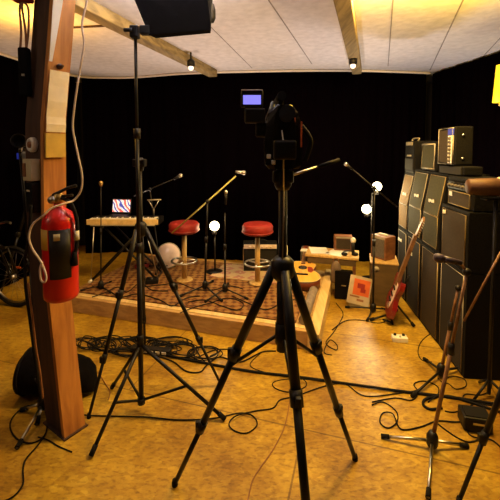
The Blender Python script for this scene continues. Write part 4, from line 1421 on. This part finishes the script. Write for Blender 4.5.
build(MB().prism([G2(0.861, -0.021, 0.026), G2(0.861, 0.021, 0.026), G2(0.90, 0.045, 0.022), G2(1.02, 0.035, 0.022), G2(1.05, 0.0, 0.022), G2(0.92, -0.025, 0.022)], gn * 0.018), 'headstock', M['neckwood'], t)
for k in range(6):
    build(MB().bar(G2(0.89 + k * 0.024, 0.035, 0.028), G2(0.89 + k * 0.024, 0.062, 0.028), 0.005, None, 8), 'tuning_peg', M['steel'], t)
gs = Vector((g0.x, g0.y, 0))
t = thing('guitar_stand', 'black folding guitar stand holding the red electric guitar', 'guitar stand', gs)
hub = G2(0.46, 0, -0.035)
for f in ((gs.x + 0.17, gs.y - 0.15), (gs.x + 0.15, gs.y + 0.20), (gs.x - 0.20, gs.y - 0.02)):
    fv = Vector((f[0], f[1], 0.012))
    lo_ = Vector((gs.x + 0.05, gs.y + 0.0, 0.17)) if f[0] > gs.x else Vector((gs.x - 0.03, gs.y + 0.01, 0.045))
    lg = build(MB().bar(lo_, fv, 0.010, None, 8), 'leg', M['blackmetal'], t)
    build(MB().bar(fv - norm(fv - lo_) * 0.04, fv, 0.0145), 'rubber_foot', M['rubber'], lg)
build(MB().bar(Vector((gs.x - 0.03, gs.y + 0.01, 0.045)), Vector((gs.x + 0.05, gs.y, 0.17)), 0.009).bar(Vector((gs.x + 0.05, gs.y, 0.17)), hub, 0.009), 'upright', M['blackmetal'], t)
build(MB().bar(G2(-0.025, -0.11, -0.02), G2(-0.025, 0.11, -0.02), 0.010).bar(G2(-0.025, -0.09, -0.02), G2(-0.025, -0.09, 0.07), 0.009).bar(G2(-0.025, 0.09, -0.02), G2(-0.025, 0.09, 0.07), 0.009), 'cradle', M['rubber'], t)

# ================================================================== AMPLIFIER STACKS
F_far, F_near = Vector((1.725, 4.14, 0)), Vector((1.545, 2.50, 0))
aY = norm(F_near - F_far)            # along the row, towards the camera
aX = Vector((-aY.y, aY.x, 0))        # into the cabinets
if aX.x < 0:
    aX = -aX
AD = 0.38


def row(s, d, z):
    return F_far + aY * s + aX * d + EZ * z


def cabinet(label, s0, s1, z0, z1, slant, grille, pipem, logo=None, name='speaker_cabinet', cat='speaker cabinet', depth=AD, d0=0.0):
    t = thing(name, label, cat, row((s0 + s1) / 2, d0 + depth / 2, z0))
    h = z1 - z0
    if slant:
        prof = [(d0, 0.004), (d0, h * 0.45), (d0 + slant, h - 0.002), (d0 + depth, h - 0.002), (d0 + depth, 0.004)]
    else:
        prof = [(d0, 0.004), (d0, h - 0.002), (d0 + depth, h - 0.002), (d0 + depth, 0.004)]
    poly = [row(s0, d, z0 + z) for d, z in prof]
    cab = build(MB().prism(poly, aY * (s1 - s0)), 'cabinet', M['tolex'], t)
    faces = [((d0, 0.03), (d0, h * 0.45 - 0.004), False), ((d0, h * 0.45 + 0.004), (d0 + slant, h - 0.03), True)] if slant else [((d0, 0.03), (d0, h - 0.03), False)]
    pm = 0.036
    g = MB()
    pi = MB()
    for (da, za), (db, zb_), sl in faces:
        up_ = norm(row(s0, db, zb_) - row(s0, da, za))
        nrm_ = -norm(up_.cross(aY))
        if nrm_.x > 0:
            nrm_ = -nrm_
        A = row(s0 + pm, da, z0 + za) + nrm_ * 0.0005
        Bq = row(s1 - pm, da, z0 + za) + nrm_ * 0.0005
        Cq = row(s1 - pm, db, z0 + zb_) + nrm_ * 0.0005
        Dq = row(s0 + pm, db, z0 + zb_) + nrm_ * 0.0005
        g.prism([A, Bq, Cq, Dq], nrm_ * 0.008)
        pi.tube([A + nrm_ * 0.006, Bq + nrm_ * 0.006, Cq + nrm_ * 0.006, Dq + nrm_ * 0.006], 0.0042, 6, closed=True)
    build(g, 'grille', M[grille], t)
    build(pi, 'piping', M[pipem], t)
    if logo:
        fs, fz, wid, hh_ = logo
        sm = s0 + (s1 - s0) * fs
        zz = z0 + h * fz
        dd = d0
        if slant and fz > 0.45:
            dd = d0 + slant * (fz - 0.45) / 0.55
        lgm = MB()
        for k in range(4):
            lgm.box(row(sm + (k - 1.5) * wid / 4, dd - 0.012, zz + 0.006 * (k % 2)), (wid / 4.6, 0.006, hh_ * (1.0 if k in (0, 3) else 0.75)), (aY, aX, EZ), 0.002)
        build(lgm, 'logo', M['white'], t)
    return t


# lower row
cabinet('farthest lower black speaker cabinet with a pale script logo', 0.0, 0.33, 0.0, 0.77, 0, 'dark_grille', 'piping', (0.30, 0.82, 0.13, 0.035))
cabinet('second lower black speaker cabinet from the back behind the red guitar', 0.34, 0.74, 0.0, 0.77, 0, 'dark_grille', 'goldpiping', (0.25, 0.75, 0.14, 0.035))
cabinet('lower brown fronted speaker cabinet third from the back', 0.75, 1.17, 0.0, 0.77, 0, 'brown_grille', 'goldpiping')
cabinet('nearest lower speaker cabinet of the row with dark front', 1.18, 1.63, 0.0, 0.77, 0, 'dark_grille', 'piping')
# upper row
cabinet('farthest upper slanted cabinet with a bright amber grille', 0.0, 0.33, 0.77, 1.40, 0.06, 'gold_grille', 'piping', (0.5, 0.62, 0.11, 0.03))
cabinet('upper slanted cabinet with an olive grille second from the back', 0.34, 0.74, 0.77, 1.45, 0.06, 'olive_grille', 'piping', (0.5, 0.62, 0.12, 0.03))
cabinet('upper slanted cabinet with an olive grille third from the back', 0.75, 1.14, 0.77, 1.45, 0.06, 'olive_grille', 'goldpiping', (0.45, 0.62, 0.12, 0.03))
cabinet('nearest upper cabinet of the row with plain brown front', 1.18, 1.63, 0.77, 1.21, 0, 'brown_grille', 'goldpiping', (0.15, 0.86, 0.05, 0.03))


def amp_head(label, s0, s1, z0, z1, grille, side, panel_z=True, depth=0.26, d0=0.03, knobs=6, panelm='black', knobm='piping', badge=None):
    t = thing('amplifier_head', label, 'amplifier', row((s0 + s1) / 2, d0 + depth / 2, z0))
    h = z1 - z0
    build(MB().box(row((s0 + s1) / 2, d0 + depth / 2, z0 + h / 2 + 0.001), (s1 - s0, depth, h - 0.004), (aY, aX, EZ), 0.010), 'cabinet', M['tolex'], t)
    return t, h


# head on the nearest column (handle panel and grille)
t, h = amp_head('black amplifier head with knobs and brown grille on the nearest upper cabinet', 1.20, 1.62, 1.21, 1.448, 0, 0)
build(MB().box(row(1.41, 0.026, 1.275), (0.36, 0.010, 0.10), (aY, aX, EZ), 0.002), 'grille', M['brown_grille'], t)
build(MB().box(row(1.41, 0.024, 1.375), (0.38, 0.010, 0.055), (aY, aX, EZ), 0.002), 'control_panel', M['black'], t)
build(MB().tube([row(1.24, 0.022, 1.225), row(1.58, 0.022, 1.225), row(1.58, 0.022, 1.33), row(1.24, 0.022, 1.33)], 0.005, 6, closed=True), 'piping', M['goldpiping'], t)
build(MB().box(row(1.28, 0.020, 1.305), (0.05, 0.006, 0.035), (aY, aX, EZ), 0.002), 'logo', M['white'], t)
for kq in range(6):
    build(MB().lathe([(0.014, 0), (0.011, 0.018)], row(1.27 + kq * 0.055, 0.018, 1.375), -aX, 12), 'knob', M['grey_grille'], t)

# dark head on the third column, carrying the tall combo
t, h = amp_head('low dark amplifier head beneath the tall combo amplifier', 0.96, 1.42, 1.45, 1.525, 0, 0, d0=0.05, depth=0.14)
build(MB().box(row(1.19, 0.046, 1.488), (0.40, 0.008, 0.06), (aY, aX, EZ), 0.002), 'grille', M['dark_grille'], t)

# tall combo with the white knob strip: seen from its side-front
vs0, vs1 = 0.97, 1.28
t, h = amp_head('tall dark combo amplifier with a white knob strip and blue badge on top', vs0, vs1, 1.526, 1.84, 0, 0, d0=0.04, depth=0.14)
build(MB().box(row(vs0 + 0.12, 0.036, 1.68), (0.20, 0.008, 0.27), (aY, aX, EZ), 0.002), 'grille', M['brown_grille'], t)
build(MB().tube([row(vs0 + 0.02, 0.034, 1.535), row(vs1 - 0.02, 0.034, 1.535), row(vs1 - 0.02, 0.034, 1.828), row(vs0 + 0.02, 0.034, 1.828)], 0.006, 6, closed=True), 'piping', M['piping'], t)
pn = build(MB().box(row(vs0 + 0.25, 0.034, 1.655), (0.085, 0.010, 0.225), (aY, aX, EZ), 0.002), 'knob_strip', M['white'], t)
for kq in range(7):
    build(MB().lathe([(0.013, 0), (0.010, 0.018)], row(vs0 + 0.255, 0.028, 1.565 + kq * 0.030), -aX, 12), 'knob', M['grey_grille'], pn)
build(MB().box(row(vs0 + 0.25, 0.034, 1.797), (0.095, 0.010, 0.052), (aY, aX, EZ), 0.002), 'badge', M['panelblue'], t)
for zz in (1.585, 1.77):
    build(MB().lathe([(0.010, 0), (0.008, 0.01)], row(vs1 + 0.001, 0.10, zz), aY, 10), 'corner_screw', M['steel'], t)

# small amp on the second column
t, h = amp_head('small amplifier with pale frame and olive grille left of the tall combo', 0.50, 0.86, 1.45, 1.73, 0, 0, d0=0.065, depth=0.22)
build(MB().box(row(0.68, 0.061, 1.59), (0.30, 0.008, 0.235), (aY, aX, EZ), 0.002), 'grille', M['olive_grille'], t)
build(MB().tube([row(0.525, 0.059, 1.475), row(0.835, 0.059, 1.475), row(0.835, 0.059, 1.705), row(0.525, 0.059, 1.705)], 0.009, 6, closed=True), 'piping', M['piping'], t)
# dark head on the farthest column
t, h = amp_head('dark amplifier head with white badge on the amber cabinet at the back', 0.02, 0.32, 1.40, 1.75, 0, 0, d0=0.05, depth=0.22)
build(MB().box(row(0.17, 0.046, 1.72), (0.20, 0.008, 0.035), (aY, aX, EZ), 0.002).box(row(0.17, 0.046, 1.59), (0.13, 0.008, 0.018), (aY, aX, EZ), 0.002), 'badge', M['piping'], t)
build(MB().box(row(0.17, 0.047, 1.50), (0.26, 0.008, 0.12), (aY, aX, EZ), 0.002), 'grille', M['dark_grille'], t)
build(MB().tube(smooth_path([row(0.28, 0.10, 1.748), row(0.28, 0.11, 1.775), row(0.10, 0.11, 1.775), row(0.10, 0.10, 1.748)], 4), 0.008, 8), 'carry_handle', M['piping'], t)

# dark cases in front at the right border and the brown drum on them
q = Vector((2.25, 2.10, 0))
t = thing('flight_case', 'big black case standing at the right border before the stacks', 'case', q)
build(MB().box(q + EZ * 0.63, (0.50, 0.42, 1.245), (norm((0.99, -0.1, 0)), norm((0.1, 0.99, 0)), EZ), 0.012), 'case_body', M['tolex'], t)
build(MB().box(q + Vector((-0.02, -0.215, 0.42)), (0.10, 0.012, 0.03), (norm((0.99, -0.1, 0)), norm((0.1, 0.99, 0)), EZ), 0.004), 'latch', M['blackmetal'], t)
dq = Vector((1.60, 2.33, 0))
dz_ = 1.41
t = thing('drum_stand', 'slim black stand under the brown drum at the right border', 'stand', dq)
build(MB().bar(dq + EZ * 0.02, dq + EZ * (dz_ - 0.085), 0.012), 'pole', M['blackmetal'], t)
for a in (80, 200, 320):
    build(MB().bar(dq + EZ * 0.12, dq + Vector((0.14 * math.cos(R(a)), 0.14 * math.sin(R(a)), 0.010)), 0.008), 'leg', M['blackmetal'], t)
build(MB().box(dq + EZ * (dz_ - 0.078), (0.16, 0.07, 0.014), None, 0.004), 'cradle', M['blackmetal'], t)
dd = norm((0.98, -0.20, 0))
dcn = Vector((dq.x, dq.y, dz_))
t = thing('hand_drum', 'brown cylindrical drum with a pale rim lying on the slim stand at the right border', 'drum', dcn - EZ * 0.07)
build(MB().lathe([(0.045, 0), (0.052, 0.01), (0.058, 0.12), (0.058, 0.26)], dcn - dd * 0.17, dd, 24), 'shell', M['darkbrown'], t)
build(MB().tube([dcn + dd * 0.02 + (EZ * math.cos(2 * math.pi * k / 28) + dd.cross(EZ) * math.sin(2 * math.pi * k / 28)) * 0.058 for k in range(28)], 0.009, 8, closed=True), 'rim', M['pink'], t)

# ================================================================== CABLES
def cable(label, pts, r=0.0045, z=0.0, m=None, name='audio_cable', per=6, lift=0.0):
    pp = []
    for q in pts:
        zz = q[2] if len(q) > 2 else 0.0
        w = U(q[0], q[1], z + r + 0.001 + zz)
        pp.append(w)
    o = build(MB().tube(smooth_path(pp, per), r, 6), name, m or M['rubber'], origin=(pp[0].x, pp[0].y, z))
    return tag(o, label, 'cable')


cable('thick black cable running from the cable pile across the floor to the right border',
      [(150, 352), (195, 361), (250, 371), (300, 377), (350, 384), (400, 391), (450, 397), (503, 405)], 0.0095)
cable('thin cable with one round loop lying left of the big tripod\'s rear leg',
      [(66, 411), (85, 415), (110, 416), (146, 417), (180, 420), (215, 418), (240, 413), (253, 416), (257, 425), (247, 433), (235, 431), (229, 424, 0.008), (236, 416, 0.012), (255, 411), (273, 408), (280, 400), (296, 396), (325, 386), (345, 384), (365, 396), (400, 393), (420, 390)], 0.004)
cable('brown wire running down from the big tripod to the bottom of the floor', [(293, 378, 0.05), (290, 400), (285, 425), (274, 448), (260, 468), (252, 482), (247, 505)], 0.0032, m=M['brown'])
cable('thin cable making a flat oval around the big tripod\'s middle leg', [(262, 352), (250, 365), (268, 373), (300, 378, 0.02), (306, 386), (290, 392), (275, 388), (274, 382), (292, 379, 0.03), (330, 381)], 0.0035)
cable('cable curling from the stage corner down onto the bright floor', [(336, 303), (343, 313), (340, 322), (333, 333), (326, 343), (336, 350), (337, 345), (330, 340), (324, 352), (332, 355)], 0.004)
cable('cable from the crate along the floor to the guitar stand', [(332, 330), (345, 321), (360, 320), (378, 323), (388, 320)], 0.0045)
cable('short cable curling on the floor by the nearest lower cabinet', [(441, 330), (430, 334), (421, 342), (418, 352), (422, 360), (432, 362)], 0.0035)
cable('cable with a small round loop left of the chrome legged stand', [(372, 405), (383, 402), (396, 411), (397, 422), (388, 428), (380, 422), (383, 413), (393, 414, 0.010), (401, 429), (420, 427), (437, 421), (455, 422), (463, 421)], 0.0042)
cable('cable lying from the left floor edge of the loop towards the thick cable', [(372, 402), (395, 398), (412, 400), (418, 392), (414, 384), (424, 381), (437, 386), (438, 394, 0.012), (428, 402)], 0.004)
cable('thick black cable bent in a half loop behind the chrome legged stand', [(500, 412), (470, 402), (448, 396), (428, 398), (423, 404), (430, 409), (442, 408)], 0.0085)
cable('cable running from the chrome legged stand right to the black pedal box', [(437, 423), (446, 430), (458, 438), (470, 442), (483, 437), (490, 431), (480, 428), (468, 431), (474, 437), (492, 440), (505, 452)], 0.0042)
cable('thin cable looping on the floor right of the dark microphone stand', [(444, 380), (452, 376), (464, 379), (466, 386), (456, 389), (449, 384), (442, 382), (438, 378)], 0.0035)
cable('thin cable from the right border curving towards the dark stand', [(500, 372), (493, 378), (490, 390), (480, 395), (466, 394), (464, 399), (480, 403), (502, 408)], 0.0038)
cable('short cable between the chrome legged stand and the black pedal box', [(445, 411), (455, 412), (468, 407), (477, 403), (487, 405)], 0.0038)
cable('cable running to the bottom left corner from the timber post', [(44, 404), (47, 420), (46, 432), (38, 445), (26, 459), (23, 470), (23, 484), (14, 496), (2, 502)], 0.0045)
cable('cable loop lying left of the foot of the timber post', [(36, 405), (24, 407), (13, 417), (10, 427), (16, 438), (28, 443), (38, 441), (44, 436)], 0.0042)
cable('short dark cable on the floor below the timber post\'s foot', [(38, 437), (48, 440), (58, 446), (72, 452)], 0.0035)
cable('thin cable running from the post to the cable pile', [(60, 322), (70, 336), (88, 342), (100, 347), (115, 345)], 0.0045)
cable('thin brown wire on the floor right of the drum bag', [(98, 372), (105, 383), (110, 392), (108, 400)], 0.0032, m=M['brown'])

# tangled pile before the stage: each coil a cable of its own
rnd = random.Random(5)
pile = [
    (104, 345, 17, 8, 'coiled cable at the left end of the tangled pile before the stage'),
    (122, 344, 20, 8, 'coiled cable second from the left in the tangled pile'),
    (140, 343, 20, 7, 'coiled cable behind the power strip in the tangled pile'),
    (160, 347, 20, 8, 'coiled cable right of the power strip in the tangled pile'),
    (182, 350, 19, 8, 'coiled cable in the right part of the tangled pile'),
    (88, 343, 14, 7, 'small coiled cable at the far left of the tangled pile nearest the post'),
    (170, 341, 22, 5, 'flat coiled cable along the stage front behind the tangled pile'),
    (130, 352, 18, 5, 'coiled cable in front of the power strip in the tangled pile'),
    (203, 353, 20, 8, 'loosely coiled cable at the right end of the tangled pile'),
]
for i, (cx, cy, ax_, ay_, lab) in enumerate(pile):
    pts = []
    for k in range(22):
        a = k * 1.15 + i
        rr = 0.55 + 0.5 * rnd.random()
        pts.append((cx + ax_ * rr * math.cos(a) + rnd.uniform(-2, 2), cy + ay_ * rr * math.sin(a), 0.004 + 0.028 * rnd.random()))
    cable(lab, pts, 0.0045, per=5)
cable('long loose cable running through the whole tangled pile to the big tripod', [(85, 341), (105, 351), (130, 348), (150, 354), (172, 361), (186, 371), (200, 372), (207, 365), (220, 357), (240, 362), (262, 352), (276, 351)], 0.0055)
cable('loose cable arching over the tangled pile towards the stage front', [(96, 338), (118, 336), (140, 350), (165, 342), (190, 343), (205, 362), (225, 366), (240, 358), (232, 350), (215, 350), (198, 357)], 0.0045)
# power strip in the pile
q = U(151, 353)
t = thing('power_strip', 'dark power strip with white sockets lying in the tangled cable pile', 'power strip', q)
pA = norm((0.98, -0.19, 0))
pB = Vector((-pA.y, pA.x, 0))
build(MB().box(q + EZ * 0.025, (0.34, 0.06, 0.046), (pA, pB, EZ), 0.008), 'housing', M['black'], t)
for k in range(4):
    build(MB().box(q + pA * (-0.04 + k * 0.055) - pB * 0.031 + EZ * 0.026, (0.038, 0.004, 0.022), (pA, pB, EZ), 0.003), 'socket', M['white'], t)

# cables on the stage
zs = RZ
cable('cable on the rug from the keyboard stand towards the stage front', [(92, 286), (108, 290), (120, 297), (138, 294), (160, 300), (172, 306), (186, 298), (200, 296)], 0.0055, zs)
cable('cable on the rug winding round the foot of the long boom stand', [(140, 287), (160, 285), (178, 283), (195, 289), (212, 290), (230, 286), (243, 289)], 0.005, zs)
cable('cable on the rug curving below the short microphone stand', [(180, 313), (195, 307), (210, 303), (228, 298), (243, 303), (238, 310), (222, 306), (205, 300), (188, 302)], 0.005, zs)
cable('cable on the rug at the left below the keyboard', [(92, 297), (104, 293), (118, 287), (127, 292), (140, 283), (152, 290), (168, 291)], 0.005, zs)
cable('cable on the rug between the right stool and the big tripod', [(232, 296), (248, 303), (262, 309), (272, 308), (285, 301), (298, 300), (306, 304)], 0.005, zs)
cable('thin cable hanging over the stage front left of the tripod legs', [(118, 291), (117, 300), (118, 309)], 0.003, zs)
